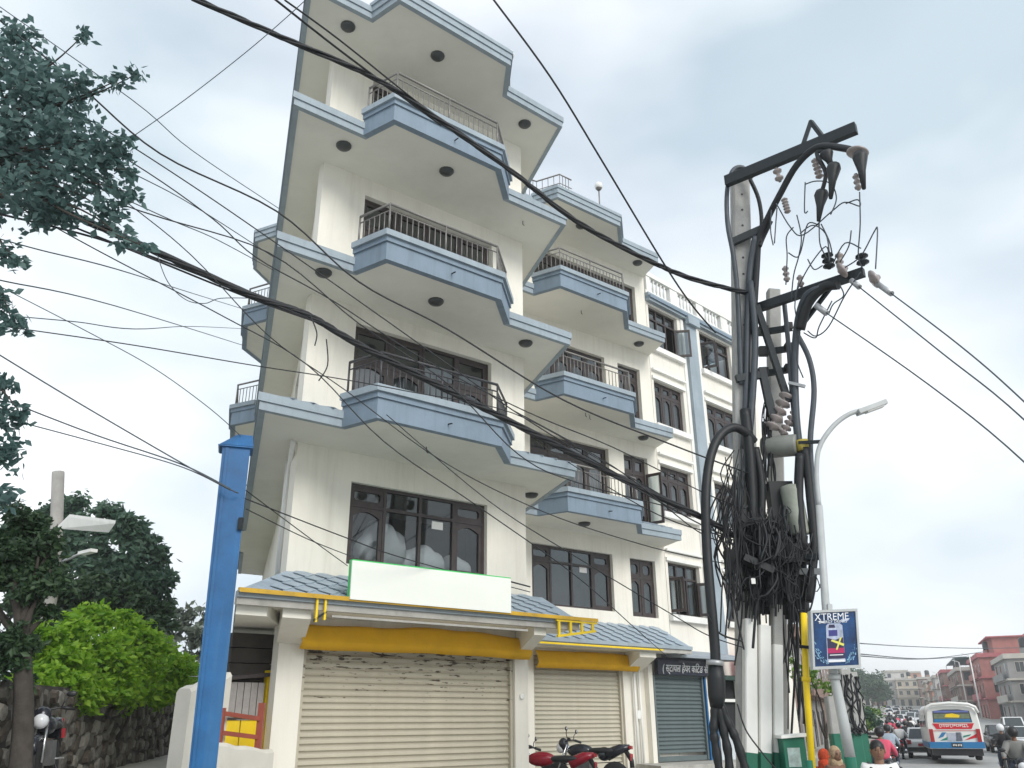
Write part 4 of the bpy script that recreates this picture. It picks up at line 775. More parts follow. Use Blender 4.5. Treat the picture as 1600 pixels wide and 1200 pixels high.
for y0, x0, x1 in ((870, 1235, 1283), (893, 1250, 1285)): p2('steel_arm', MB().beam(und(x0, y0, 12.9), und(x1, y0, 12.7), .07, .09), DSTEEL if y0 == 870 else STEEL)
p2('lug', MB().beam(und(1248, 692, 12.8), und(1283, 690, 12.6), .05, .05), DSTEEL); p2('lug', MB().beam(und(1232, 598, 12.9), und(1258, 604, 12.8), .05, .05), STEEL)
mb = MB()
for i in range(9):
    c = und(1190, 829, 12.6); rx, rz = .30 + rc.uniform(-.03, .03), .15 + rc.uniform(-.03, .03); q = [c + Vector((rx * math.cos(t), rc.uniform(-.02, .02) - .06 * math.sin(t), rz * math.sin(t) + .02 * math.cos(t * 2 + i))) for t in [k * 2 * math.pi / 22 for k in range(23)]]; mb.tube(q, .011, 5)
o = single('cable_coil', mb, CABLE, 'loose coil of thin black cable hung on the utility pole', 'cable coil'); 
jb = Thing('junction_box', 'black junction box with small white tag under the cable coil', 'junction box', und(1180, 895, 12.5)); jb.part('lid', MB().beam(und(1160, 872, 12.5), und(1206, 893, 12.5), .25, .10), BLACK); jb.part('tag', MB().box(und(1177, 908, 12.4), (.06, .02, .08)), WHITEP); jb.part('body', MB().beam(und(1142, 860, 12.6), und(1146, 895, 12.6), .2, .2), BLACK)
# tangle of service cables round the poles: far too many to count
mb = MB()
for i in range(200):
    x0 = rc.gauss(1206, 22); y0 = rc.uniform(790, 900); w_ = rc.gauss(0, 22); y1 = y0 + rc.uniform(35, 130); d0 = rc.uniform(12.4, 13.2); dp = rc.uniform(15, 60)
    q = [(x0, y0, d0), (x0 + w_ * .1 + rc.uniform(-8, 8), y0 + dp * .5, d0 - .06), (x0 + w_ * .4, y0 + dp, d0 - .1), (x0 + w_ * .8, y0 + dp * .8 + (y1 - y0) * .15, d0 - .06), (x0 + w_, (y1 if i % 3 else y0 + 5), d0)]
    mb.tube(cr_path(q, 4), rc.choice((.008, .010, .013, .020)), 4, False)
for i in range(46):
    x0 = rc.uniform(1130, 1160); y0 = rc.uniform(700, 860); x1 = x0 + rc.uniform(-18, 22); y1 = y0 + rc.uniform(70, 190); d0 = rc.uniform(12.3, 12.9)
    mb.tube(cr_path([(x0, y0, d0), (x0 + rc.uniform(-26, 12), (y0 + y1) / 2, d0), (x1, y1, d0)], 4), rc.choice((.008, .010, .013)), 4, False)
for i in range(20):
    x0 = rc.choice((rc.uniform(1222, 1262), rc.uniform(1226, 1258))); d0 = rc.uniform(13.0, 13.4); mb.tube(cr_path([(x0, 880, d0), (x0 + rc.uniform(-10, 14), 960, d0), (x0 + rc.uniform(-4, 24), 1060 + rc.uniform(-60, 90), d0)], 4), rc.choice((.009, .012, .018)), 4, False)
for i in range(22):
    x0 = rc.uniform(1192, 1206); y0 = rc.uniform(600, 720); mb.tube(cr_path([(x0, y0, 13.1), (x0 + rc.uniform(-8, 12), y0 + 30, 13.0), (x0 + rc.uniform(-4, 8), y0 + rc.uniform(50, 120), 13.1)], 4), .011, 4, False)
P2.part('cable_tangle', mb, CABLE, kind='stuff')
for i in range(8):
    x0 = 1190 + i * 8.5; q = cr_path([(x0, 800 + (i % 3) * 20, 13.1), (x0 + 4, 880, 13.0), (x0 - 2 + (i % 4) * 3, 952 + (i % 3) * 8, 13.05)]); p2('bundled_cable', MB().tube(q, .07, 8), BLACK)
# three painted stubs at the foot
for x0, x1, yt, lab, gy_ in ((1162, 1182, 968, 'left white-painted concrete stub with green foot beside the feeder cable', 0), (1184, 1204, 978, 'middle white-painted concrete stub with green foot between two others', 0), (1206, 1222, 946, 'tallest concrete stub with bare grey top beside the green cabinet', 1)):
    dd = 12.7 + (x0 - 1162) * .004; a, b = und((x0 + x1) / 2, 1195, dd), und((x0 + x1) / 2 - 1, yt, dd); w_ = (und(x1, 1195, dd) - und(x0, 1195, dd)).x; dv = b - a; bs = a + dv * ((hz(a.x, a.y) - .1 - a.z) / dv.z); t = Thing('concrete_stub', lab, 'post', bs, 'painted concrete stubs')
    za = und((x0 + x1) / 2, 1176, dd); fg = (za - bs).length / (b - bs).length; zc = und((x0 + x1) / 2, 1008, dd); fb = (zc - bs).length / (b - bs).length if gy_ else 1.0; pt = lambda f: bs + (b - bs) * f
    t.part('green_foot', rpole(MB(), bs, pt(fg), w_, w_, .2), GREENP); t.part('white_shaft', rpole(MB(), pt(fg), pt(fb), w_, w_ * .97, .2), WHITEP)
    if gy_: t.part('bare_top', rpole(MB(), pt(fb), b, w_ * .97, w_ * .95, .2), POLEC)
# green cabinet and yellow pipe
gc = und(1240, 1190, 12.6); cbx = Thing('service_cabinet', 'small green metal cabinet with pale poster and slanted lid', 'cabinet', (gc.x, gc.y, hz(gc.x, gc.y))); z1 = und(1240, 1152, 12.6).z
cbx.part('body', MB().box((gc.x, gc.y, (z1 + hz(gc.x, gc.y)) / 2), (.30, .25, z1 - hz(gc.x, gc.y))), GREENP); cbx.part('lid', MB().box((gc.x + .01, gc.y, z1 + .02), (.38, .34, .04), Matrix.Rotation(R(-4), 3, 'Y')), WHITEP); cbx.part('poster', MB().box((gc.x - .02, gc.y - .128, z1 - .25), (.17, .006, .24)), mat('torn_poster', (.45, .55, .52), .9, .3, 12)); cbx.part('poster', MB().box((gc.x + .152, gc.y - .02, z1 - .34), (.006, .15, .26)), MATS['torn_poster'])
a, b = und(1264, 1188, 12.2), und(1256, 958, 12.2); yp = Thing('yellow_pipe', 'bright yellow conduit pipe beside the poster light box', 'pipe', a - Vector((0, 0, 1))); yp.part('pipe', MB().tube([a - Vector((0, 0, .6)), a + (b - a) * .5, b], .045, 10), YELB); yp.part('coupling', MB().tube([a + (b - a) * .52, a + (b - a) * .55], .06, 10), YELB); yp.part('foot', MB().tube([a - Vector((0, 0, 1.2)), a - Vector((0, 0, .0))], .055, 10), GREENP); yp.part('strap', MB().beam(und(1248, 1010, 12.1), und(1270, 1012, 12.1), .05, .04), BLACK)
# street lamp with the advertising light box
LD = 12.0; lb = und(1332, 1205, LD); sl = Thing('street_lamp', 'grey tubular street lamp with curved arm and flat head behind the poster', 'street lamp', (lb.x, lb.y, hz(lb.x, lb.y))); LAMPG = mat('grey_lamp_paint', (.45, .47, .47), .5, .1, 4, dirt=.4, dirtcol=(.2, .2, .19))
l1, l2, l3 = und(1328, 1183, LD), und(1302, 1050, LD), und(1280, 790, LD)
sl.part('green_foot', MB().tube([(lb.x, lb.y, hz(lb.x, lb.y)), l1], .075, 12), GREENP); sl.part('post', MB().tube([l1, und(1318, 1128, LD), l2, und(1290, 945, LD), l3], [.072, .07, .062, .055, .05], 12), LAMPG); sl.part('collar', MB().tube([und(1304, 1062, LD), und(1303, 1054, LD)], .085, 12), LAMPG)
sl.part('arm', MB().tube(cr_path([(1280, 790, LD), (1276, 740, LD), (1280, 700, LD), (1300, 668, LD), (1325, 648, LD), (1350, 640, LD)]), .036, 8), LAMPG)
h0, h1 = und(1340, 645, LD), und(1383, 629, LD); sl.part('lamp_head', MB().beam(h0, h1, .16, .07), LAMPG); sl.part('lens', MB().beam(h0 + (h1 - h0) * .3 - Vector((0, 0, .045)), h1 - (h1 - h0) * .08 - Vector((0, 0, .045)), .12, .02), WHITEP)
# ---- light box poster
sA, sB, sC = und(1267, 958, 11.8), und(1333, 950, 11.8), und(1346, 1043, 11.8); bx = Thing('poster_light_box', 'tilted blue energy drink poster in a grey frame on the lamp post', 'poster', (sA + sC) / 2 - Vector((0, 0, .4)))
X = (und(1342, 1040, 11.8) - und(1272, 1043, 11.8)).normalized(); Y = (und(1268, 957, 11.8) - und(1272, 1043, 11.8)); Yl = Y.length; Y.normalize(); Y = (Y - X * Y.dot(X) * .0).normalized(); O0 = und(1272, 1043, 11.8); Wd = (und(1342, 1040, 11.8) - O0).length; Nn = X.cross(Y).normalized()
if Nn.y > 0: Nn = -Nn
def pl(mb, x0, x1, y0, y1, n0, n1):
    vs = [O0 + X * (x * Wd) + Y * (y * Yl) + Nn * n for x in (x0, x1) for y in (y0, y1) for n in (n0, n1)]; return mb.add(vs, [(0, 1, 3, 2), (4, 6, 7, 5), (0, 4, 5, 1), (2, 3, 7, 6), (0, 2, 6, 4), (1, 5, 7, 3)])
bx.part('case', pl(MB(), -.03, 1.03, -.03, 1.03, -.12, -.002), LAMPG); PB = mat('deep_blue_print', (.008, .02, .09), .25, .5, 4, col2=(.012, .08, .24)); bx.part('print', pl(MB(), .013, .987, .013, .987, 0, .004), PB)
for x0, x1, y0, y1 in ((-.035, 1.035, -.04, .012), (-.035, 1.035, .988, 1.035), (-.035, .012, .013, .987), (.988, 1.035, .013, .987)): bx.part('frame', pl(MB(), x0, x1, y0, y1, -.01, .025), LAMPG)
PW = mat('white_print', (.75, .77, .8), .4, .05); Pb2 = mat('pale_blue_print', (.25, .48, .68), .4, .4, 20); Pm = mat('magenta_print', (.42, .01, .10), .4, .1); Pn = mat('dark_print', (.02, .015, .06), .4, .2); Py = mat('lime_print', (.7, .66, .12), .4, .1); Ps = mat('silver_print', (.40, .45, .58), .3, .4, 9)
pt3 = lambda x, y, n=.006: O0 + X * (x * Wd) + Y * (y * Yl) + Nn * n
tx = lambda s, sz, x, y, **k: bx.part('lettering', text_mb(s, sz, pt3(x, y, .008), X, Y, .003, **k), PW)
tx('XTREME', .135, .45, .90, squash=.95); tx('ENERGY DRINKS', .052, .47, .81); pq_bar = True
pq = lambda name, q, m, n: bx.part(name, MB().add([pt3(x, y, n) for x, y in q], [tuple(range(len(q)))]), m)
pq('swoosh', [(.12, .835), (.30, .82), (.30, .805), (.2, .80)], PW, .007); pq('swoosh', [(.66, .85), (.86, .865), (.82, .82), (.66, .80)], Ps, .007)
pq('can_print', [(.30, .08), (.72, .08), (.70, .14), (.68, .74), (.62, .78), (.36, .78), (.31, .74), (.30, .14)], Ps, .006); pq('can_print', [(.32, .17), (.70, .17), (.69, .33), (.32, .33)], Pm, .007); pq('can_print', [(.32, .33), (.69, .33), (.68, .52), (.50, .48), (.32, .52)], Pn, .007); pq('can_print', [(.36, .55), (.56, .55), (.56, .66), (.36, .66)], mat('violet_print', (.05, .05, .25), .3, .3), .007); pq('can_print', [(.36, .70), (.52, .70), (.50, .76), (.38, .76)], Pn, .007); pq('can_print', [(.32, .14), (.70, .14), (.70, .24), (.32, .24)], Pn, .0075)
pq('can_caption', [(.36, .20), (.66, .20), (.66, .215), (.36, .215)], PW, .0085); pq('x_mark', [(.40, .46), (.43, .49), (.70, .40), (.68, .36)], Py, .0085); pq('x_mark', [(.50, .30), (.54, .30), (.65, .52), (.61, .52)], Py, .009); pq('can_print', [(.32, .08), (.7, .08), (.68, .12), (.34, .12)], PW, .008)
spl = MB(); 
for i in range(90):
    sx = rc.choice((-1, 1)); t = rc.random() ** 1.3; x = .5 + sx * (.20 + .26 * t) + rc.uniform(-.03, .03); y = .05 + t * .36 * rc.uniform(.3, 1.1); s_ = rc.uniform(.008, .03)
    if .03 < x < .96 and .04 < y: o = len(spl.v); spl.add([pt3(x, y - s_ * .4, .0072), pt3(x + s_, y, .0072), pt3(x + sx * s_ * .6, y + s_ * 1.4, .0072)], [(0, 1, 2)])
bx.part('splash_print', spl, Pb2, kind='stuff')
bx.part('mount', MB().beam(und(1300, 1052, 11.95), und(1296, 944, 11.95), .06, .06), LAMPG)
LABS = ['thin wire entering at the top left corner and passing below the third balcony', 'thin wire from the upper left tree crossing the second balcony railing', 'thin wire starting above the thick bundle and ending by the feeder cable', 'thin wire running just above the thick bundle over the second balcony', 'thin wire dropping from the tree across the first-floor wall to the wing', 'thin wire slanting steeply across the first-floor window to the wing canopy', 'short-sagged thin wire crossing just under the thick bundle', 'upper of three wires over the left of the first-floor window', 'middle of three wires over the left of the first-floor window', 'lowest of three wires over the left of the first-floor window', 'thin wire crossing the wing first-floor windows towards the teal shutter', 'thin wire above the lowest wing balcony ending at the poles', 'slightly thicker wire close under the bundle before the wing balconies', 'lowest wire of the strand before the wing balconies']
LABS2 = ['lone wire sloping from the left edge to the blue pillar top', 'upper of two close wires meeting at the blue pillar', 'lower of two close wires meeting at the blue pillar', 'wire sloping across mid sky to the rear balcony railing', 'faint wire sloping down towards the blue pillar cap', 'nearly level wire in the sky left of the rear balconies', 'wire below the thick bundle reaching the rear balcony', 'faint wire rising to the right across the upper left sky', 'faint wire falling through the upper left leaves to the rear roof', 'thin wire under it falling towards the top rear balcony', 'lowest of the wires falling towards the top rear balcony', 'small slack wire loop hanging left of the rear balconies']
# ------------------------------------------------------------------ overhead lines
def line(name, pts, r, label, group=None, m=CABLE, n=5, k=6):
    q = cr_path(pts, k); o = single(name, MB().tube(q, r * .78, n), m, label, 'cable', group, base=tuple(q[-1])); return o
def bundle(pts, r, label, strands=3, twist=1.6, m=CABLE):
    """thick bundle of twisted strands, one thing"""
    q = cr_path(pts, 8); t = Thing('cable_bundle', label, 'cable', q[-1]); m_ = len(q)
    for s_ in range(strands):
        pp = []
        for i, p in enumerate(q):
            d = (q[min(i + 1, m_ - 1)] - q[max(i - 1, 0)]).normalized(); u = d.cross(Vector((0, 0, 1))).normalized(); v = u.cross(d); a = s_ * 2 * math.pi / strands + i * twist * .35 + .5 * math.sin(i * .7 + s_); pp.append(p + (u * math.cos(a) + v * math.sin(a)) * r * .5)
        t.part('strand', MB().tube(pp, r * .42, 6), m)
    return t
bundle([(300, -4, 8.5), (440, 58, 9.2), (585, 122, 9.8), (690, 190, 10.3), (800, 268, 10.9), (900, 345, 11.4), (1000, 400, 12), (1080, 435, 12.5), (1168, 458, 13)], .05, 'thick twisted cable bundle crossing the top balcony down to the tall pole', 4)
line('cable', [(425, -5, 8.4), (520, 70, 9.2), (600, 130, 9.9), (690, 196, 10.3)], .022, 'dark cable running down from the top edge to join the upper bundle')
line('cable', [(445, 0, 8.3), (530, 62, 9.2), (640, 150, 10), (740, 228, 10.6)], .018, 'thinner cable beside the joining one over the top floor eave')
bundle([(-30, 268, 9), (100, 330, 9.2), (240, 392, 9.5), (390, 460, 10.0), (480, 492, 10.3), (560, 538, 10.6), (680, 600, 11), (800, 660, 11.4), (900, 712, 11.8), (1000, 762, 12.1), (1100, 810, 12.5), (1150, 838, 12.7)], .055, 'thickest dark cable bundle slanting across the second balcony to the poles', 5)
line('cable', [(-20, 330, 9.2), (150, 372, 9.5), (300, 425, 9.8), (480, 497, 10.25)], .020, 'cable feeding the thick bundle from the left tree')
line('cable', [(-20, 300, 9.0), (190, 385, 9.4), (380, 462, 10), (500, 505, 10.3)], .018, 'second cable feeding the thick bundle from the left tree')
line('cable', [(768, -5, 8.0), (860, 120, 8.6), (940, 250, 9.4), (1035, 408, 10.6), (1080, 475, 11.3), (1118, 520, 12.0)], .018, 'single steep cable falling from the top edge past the parapet')
G = 'thin wires crossing the front of the corner building'; LB = 'thin black wire strung across the front of the corner building'
for li, (pts, r) in enumerate((([(-40, 0, 8.6), (120, 130, 9), (250, 240, 9.4), (432, 330, 10), (560, 440, 10.4), (700, 515, 10.9), (880, 625, 11.6), (1050, 695, 12.2), (1170, 740, 12.8)], .017),
               ([(-40, 80, 8.6), (160, 200, 9), (300, 290, 9.5), (420, 372, 9.9), (560, 470, 10.4), (680, 555, 10.8), (830, 660, 11.4), (1000, 760, 12.1), (1090, 802, 12.4), (1152, 832, 12.7)], .012), ([(-40, 235, 8.8), (220, 330, 9.2), (420, 395, 9.8), (560, 505, 10.3), (700, 600, 10.9), (810, 710, 11.3), (905, 755, 11.7), (1090, 805, 12.4), (1152, 836, 12.7)], .012),
               ([(-40, 110, 8.8), (200, 250, 9.2), (330, 340, 9.6), (400, 402, 9.9), (520, 470, 10.3), (660, 560, 10.7), (820, 642, 11.3), (960, 700, 11.9), (1100, 770, 12.4), (1168, 796, 12.9)], .012),
               ([(-30, 140, 8.8), (190, 310, 9.2), (300, 400, 9.6), (420, 525, 10), (540, 610, 10.4), (690, 720, 10.9), (850, 800, 11.5), (1000, 850, 12), (1100, 874, 12.4), (1160, 885, 12.7)], .010), ([(-30, 290, 8.8), (150, 390, 9.4), (350, 495, 10), (480, 570, 10.2), (600, 690, 10.6), (745, 790, 11.1), (900, 900, 12.6), (985, 975, 15.5), (1045, 1028, 21.5)], .011),
               ([(-30, 505, 8.9), (200, 538, 9.5), (390, 570, 10), (520, 590, 10.3), (640, 612, 10.7), (800, 645, 11.3), (940, 720, 11.8), (1080, 800, 12.4), (1152, 838, 12.7)], .010), ([(380, 778, 10.9), (540, 840, 12.5), (640, 875, 13.8), (828, 925, 17.2)], .012), ([(384, 795, 10.9), (480, 842, 12.6), (545, 868, 14.7)], .010), ([(376, 760, 10.9), (480, 838, 12.6), (543, 884, 14.7)], .010),
               ([(604, 648, 12.7), (760, 780, 12.2), (900, 870, 11.6), (1050, 960, 12.2), (1105, 992, 12.4), (1162, 1012, 12.6)], .010), ([(800, 640, 14.3), (960, 730, 11.9), (1090, 830, 12.4), (1150, 850, 12.7)], .012), ([(822, 672, 17), (960, 745, 11.9), (1100, 822, 12.5), (1152, 842, 12.7)], .014), ([(838, 690, 19.5), (1000, 790, 12.6), (1120, 835, 12.5), (1155, 846, 12.7)], .012))):
    line('wire', pts, r, LABS[li], G)
LG = 'thin wire crossing the open sky left of the corner building'; GG = 'thin wires in the sky left of the building'
for li, (pts, r) in enumerate((([(-5, 552, 9.5), (120, 628, 9.8), (290, 727, 10.4), (360, 765, 10.7), (372, 770, 10.8)], .012), ([(-30, 610, 9.3), (15, 628, 9.4), (150, 680, 9.8), (285, 726, 10.4), (360, 764, 10.7)], .012), ([(-5, 650, 9.4), (160, 694, 9.8), (285, 730, 10.4), (360, 766, 10.7)], .010), ([(-30, 432, 9.2), (10, 440, 9.3), (180, 478, 12), (381, 540, 22)], .012), ([(-30, 432, 9.2), (20, 458, 9.3), (140, 520, 9.7), (240, 575, 10), (330, 640, 10.4), (385, 690, 11)], .008),
               ([(-30, 490, 9.2), (20, 494, 9.3), (120, 503, 9.6), (210, 514, 9.8), (300, 510, 15), (386, 514, 22.3)], .009), ([(-30, 365, 9), (60, 390, 9.2), (180, 420, 9.5), (290, 455, 15), (390, 486, 22.3)], .011), ([(205, 215, 9), (290, 155, 8.8), (380, 85, 8.6), (450, 25, 8.4), (520, -40, 8.2)], .008), ([(-30, -10, 8.4), (205, 155, 8.8), (300, 235, 10), (436, 326, 12.45)], .009), ([(-30, 150, 8.6), (190, 262, 9), (300, 320, 10.5), (428, 402, 12.9)], .010),
               ([(-30, 215, 8.6), (170, 300, 9), (270, 345, 9.4), (340, 375, 11), (427, 422, 13.2)], .010), ([(245, 396, 9.5), (262, 440, 9.6), (290, 468, 9.8), (320, 474, 9.9), (345, 466, 10.05), (400, 466, 10.05)], .008))):
    line('wire', pts, r, LABS2[li], GG, CABLEG)
line('wire', [(485, 493, 10.2), (495, 520, 10.2), (492, 540, 10.2)], .012, 'short hooked wire tail hanging from the thick bundle'); line('wire', [(510, 530, 10.4), (512, 570, 10.4), (498, 595, 10.4)], .012, 'looped wire tail below the thick bundle by the second balcony')
line('power_line', [(1392, 458, 11.0), (1500, 540, 10), (1605, 632, 9), (2300, 1300, 4)], .014, 'uppermost of the three bare power lines at the right edge', None, CABLEG); line('power_line', [(1342, 448, 11.6), (1470, 550, 10.4), (1605, 660, 9), (2300, 1350, 4)], .014, 'middle of the three bare power lines at the right edge', None, CABLEG); line('power_line', [(1290, 488, 12), (1450, 600, 10.6), (1605, 726, 9), (2300, 1420, 4)], .014, 'lowest of the three bare power lines at the right edge', None, CABLEG)
UP.part('strain_clamp', MB().tube([und(1372, 444, 11.25), und(1393, 459, 11)], .045, 8), STEEL); UP.part('strain_clamp', MB().tube([und(1330, 438, 11.7), und(1343, 449, 11.6)], .045, 8), STEEL); UP.part('strain_clamp', MB().tube([und(1275, 477, 12.1), und(1292, 490, 12)], .05, 8), STEEL)
line('cable', [(1258, 1010, 12.5), (1238, 940, 12.6), (1200, 900, 12.6)], .016, 'short cable curving from the yellow pipe into the tangle'); line('cable', [(1105, 960, 12.2), (1125, 990, 12.3), (1160, 1002, 12.4)], .018, 'slack black cable between feeder cable and white stub'); line('cable', [(1152, 1100, 12.3), (1165, 1140, 12.3), (1190, 1175, 12.3), (1215, 1205, 12.3)], .014, 'black cable lying down across the white painted stubs')
GF = 'far wires over the street'
for li, pts in enumerate(([(1340, 1005, 60), (1420, 1010, 90), (1520, 1013, 100), (1600, 1012, 110)], [(1345, 1025, 60), (1430, 1030, 90), (1510, 1026, 110)], [(1345, 1022, 60), (1450, 1029, 90), (1540, 1018, 110)])): line('wire', pts, .05, ('upper thin wire strung over the far street', 'lower thin wire over the far street sagging to the teal roof', 'thin wire crossing the lower one over the far street')[li], GF, CABLEG)
# ------------------------------------------------------------------ trees, hedge, stone wall on the lane side
def leaves(centers, radii, n, size, squash=.8, droop=.3, seed=1, aspect=.5, sub=0):
    """leaf blades scattered through clumps, denser to the outside of each clump: returns an MB"""
    g = np.random.default_rng(seed); C = np.array(centers, float); Rr = np.array(radii, float)
    if sub:
        o = g.normal(size=(len(C), sub, 3)); o /= np.linalg.norm(o, axis=2)[:, :, None]; C = (C[:, None] + o * (Rr[:, None] * g.uniform(.35, .95, (len(C), sub)))[:, :, None]).reshape(-1, 3); Rr = (Rr[:, None] * g.uniform(.25, .6, (len(Rr), sub))).reshape(-1)
    pr = Rr ** 2 / (Rr ** 2).sum(); idx = g.choice(len(C), n, p=pr)
    d = g.normal(size=(n, 3)); d /= np.linalg.norm(d, axis=1)[:, None]; rad = g.random(n) ** .5 * np.where(g.random(n) < .22, g.uniform(1.0, 1.45, n), 1.0); pos = C[idx] + d * (Rr[idx] * rad)[:, None] * np.array([1, 1, squash])
    ax = g.normal(size=(n, 3)); ax[:, 2] = ax[:, 2] * .6 - droop; ax /= np.linalg.norm(ax, axis=1)[:, None]; sd_ = np.cross(ax, g.normal(size=(n, 3))); sd_ /= np.linalg.norm(sd_, axis=1)[:, None] + 1e-9
    L_ = size * g.uniform(.6, 1.35, n)[:, None]; W_ = L_ * aspect * .5; nn = np.cross(ax, sd_)
    v = np.stack([pos, pos + ax * L_ * .45 + sd_ * W_ + nn * L_ * .05, pos + ax * L_, pos + ax * L_ * .45 - sd_ * W_ + nn * L_ * .05], 1).reshape(-1, 3); mb = MB()
    mb.v = [tuple(p) for p in v]; mb.f = [(4 * i, 4 * i + 1, 4 * i + 2, 4 * i + 3) for i in range(n)]; mb.sm = [False] * n; return mb
def limb(mb, a, b, r0, r1, bend=.15, rnd=random.Random(5)):
    a, b = Vector(a), Vector(b); k = 6; L_ = (b - a).length; o = Vector((rnd.uniform(-1, 1), rnd.uniform(-1, 1), rnd.uniform(-.3, .6))) * bend * L_
    mb.tube([a + (b - a) * (i / k) + o * math.sin(math.pi * i / k) for i in range(k + 1)], [r0 + (r1 - r0) * i / k for i in range(k + 1)], 7)
def tree(name, label, base, clumps, n, size, lm, trunk_r=.18, top=None, seed=1, aspect=.5, limbs=True, squash=.8, group=None, fork=.45, crown_mat=None, sub=6):
    t = Thing(name, label, 'tree', base, group); base = Vector(base); C = [Vector(c[:3]) for c in clumps]; ctr = sum(C, Vector()) / len(C); f = base + (Vector((ctr.x, ctr.y, max(ctr.z, base.z + 1))) - base) * fork
    tr = MB(); limb(tr, base - Vector((0, 0, .2)), f, trunk_r, trunk_r * .7, .05)
    if limbs:
        for i, c in enumerate(C): limb(tr, f, c, trunk_r * .5, trunk_r * .10, .12)
    t.part('trunk', tr, BARK); t.part('crown', leaves([tuple(c) for c in C], [c[3] for c in clumps], n, size, squash, seed=seed, aspect=aspect, sub=sub), lm); return t
LF1 = leafmat('veil_tinted_leaf', (.06, .125, .12), (.13, .22, .205), .45); LF2 = leafmat('dark_leaf', (.018, .05, .022), (.05, .10, .035), .25); LF3 = leafmat('mid_leaf', (.03, .075, .05), (.08, .15, .09), .3); LF4 = leafmat('lime_leaf', (.13, .31, .012), (.34, .54, .045), .5); LF5 = leafmat('grey_leaf', (.10, .13, .10), (.18, .21, .16), .3)  # first leaf colour has a pale teal haze veil mixed into it
rp_ = random.Random(9)
def cl(px, py, d, rpx): p = und(px, py, d); zc = d * .926 + (p.z - 1.5) * .376; return (p.x, p.y, p.z, rpx * zc / 1300)
near = [cl(20, 120, 9, 70), cl(75, 150, 8.8, 60), cl(30, 230, 9, 75), cl(110, 210, 8.7, 55), cl(60, 300, 8.8, 60), cl(140, 270, 8.6, 50), cl(125, 130, 8.6, 28), cl(185, 125, 8.5, 20), cl(215, 115, 8.5, 14), cl(165, 235, 8.5, 34), cl(190, 225, 8.5, 22), cl(200, 300, 8.5, 22), cl(165, 330, 8.6, 32), cl(190, 370, 8.5, 18), cl(225, 385, 8.4, 12), cl(95, 330, 8.8, 34), cl(-30, 250, 9.2, 110), cl(130, 55, 8.6, 14), cl(30, 55, 8.9, 30), cl(205, 265, 8.5, 12), cl(60, 345, 8.8, 22)]
near += [cl(5, 395, 9, 26), cl(25, 410, 8.9, 16), cl(0, 470, 9, 24), cl(20, 505, 8.9, 22), cl(0, 600, 9, 26), cl(15, 650, 9, 26), cl(28, 640, 8.9, 14), cl(5, 715, 9, 30), cl(22, 690, 9, 16), cl(0, 780, 9, 28)]
tb = und(-230, 1195, 9.4); nt_ = Thing('broadleaf_tree', 'large-leaved tree with haze-tinted teal leaves hanging into the upper left corner', 'tree', (tb.x, tb.y, hz(tb.x, tb.y))); tr = MB(); f0 = und(-150, 520, 9.4); f1 = und(-110, 260, 9.3); limb(tr, (tb.x, tb.y, hz(tb.x, tb.y) - .2), f0, .24, .17, .03); limb(tr, f0, f1, .16, .10, .04)
for i, c in enumerate(near):
    q = (f1 if c[2] > 5.4 else f0) ; mid = Vector(q) + (Vector(c[:3]) - Vector(q)) * .55 + Vector((0, 0, .12)); limb(tr, q, mid, .035, .018, .06); limb(tr, mid, c[:3], .018, .006, .06)
nt_.part('trunk', tr, BARK); nt_.part('crown', leaves([c[:3] for c in near], [c[3] for c in near], 7400, .118, .85, seed=4, aspect=.6), LF1)
dk = [cl(20, 850, 12.5, 50), cl(60, 870, 12.3, 44), cl(10, 920, 12.4, 65), cl(60, 930, 12.2, 38), cl(25, 985, 12.2, 48), cl(80, 890, 12.4, 22), cl(20, 1040, 12, 40), cl(-30, 900, 12.5, 90), cl(85, 845, 12.6, 16), cl(40, 1015, 12.2, 30), cl(70, 965, 12.3, 22), cl(10, 830, 12.5, 50)]
tb = und(42, 1195, 11.5); tree('shade_tree', 'dark shadowy tree with bare trunk at the lower left edge', (tb.x, tb.y, hz(tb.x, tb.y)), dk, 13000, .11, LF2, .16, seed=6, fork=.75)
for lab, cs, n, tbp, sd_ in (('tall bluish tree behind the bright hedge beside the concrete pole', [cl(60, 815, 34, 45), cl(110, 800, 34, 40), cl(90, 850, 33, 60), cl(150, 830, 33, 45), cl(140, 880, 32, 60), cl(40, 860, 34, 50)], 5200, (100, 1060, 33), 12),
                             ('round leafy tree behind the hedge nearest the blue pillar', [cl(190, 820, 32, 32), cl(215, 860, 32, 38), cl(190, 890, 31, 48), cl(230, 905, 31, 34), cl(200, 930, 31, 48), cl(245, 860, 32, 16), cl(240, 935, 31, 26)], 3600, (205, 1080, 31), 13)):
    tb = und(*tbp); tree('lane_tree', lab, (tb.x, tb.y, hz(tb.x, tb.y)), cs, int(n * 1.7), .30, LF3, .25, seed=sd_, group='trees beyond the stone wall')
tb = und(292, 1060, 44); tree('pale_tree', 'faint grey-green feathery tree showing left of the blue pillar', (tb.x, tb.y, hz(tb.x, tb.y)), [cl(285, 965, 44, 20), cl(300, 985, 44, 24), cl(275, 985, 44, 18), cl(310, 1010, 44, 20), cl(320, 960, 45, 16)], 750, .4, LF5, .12, seed=15)
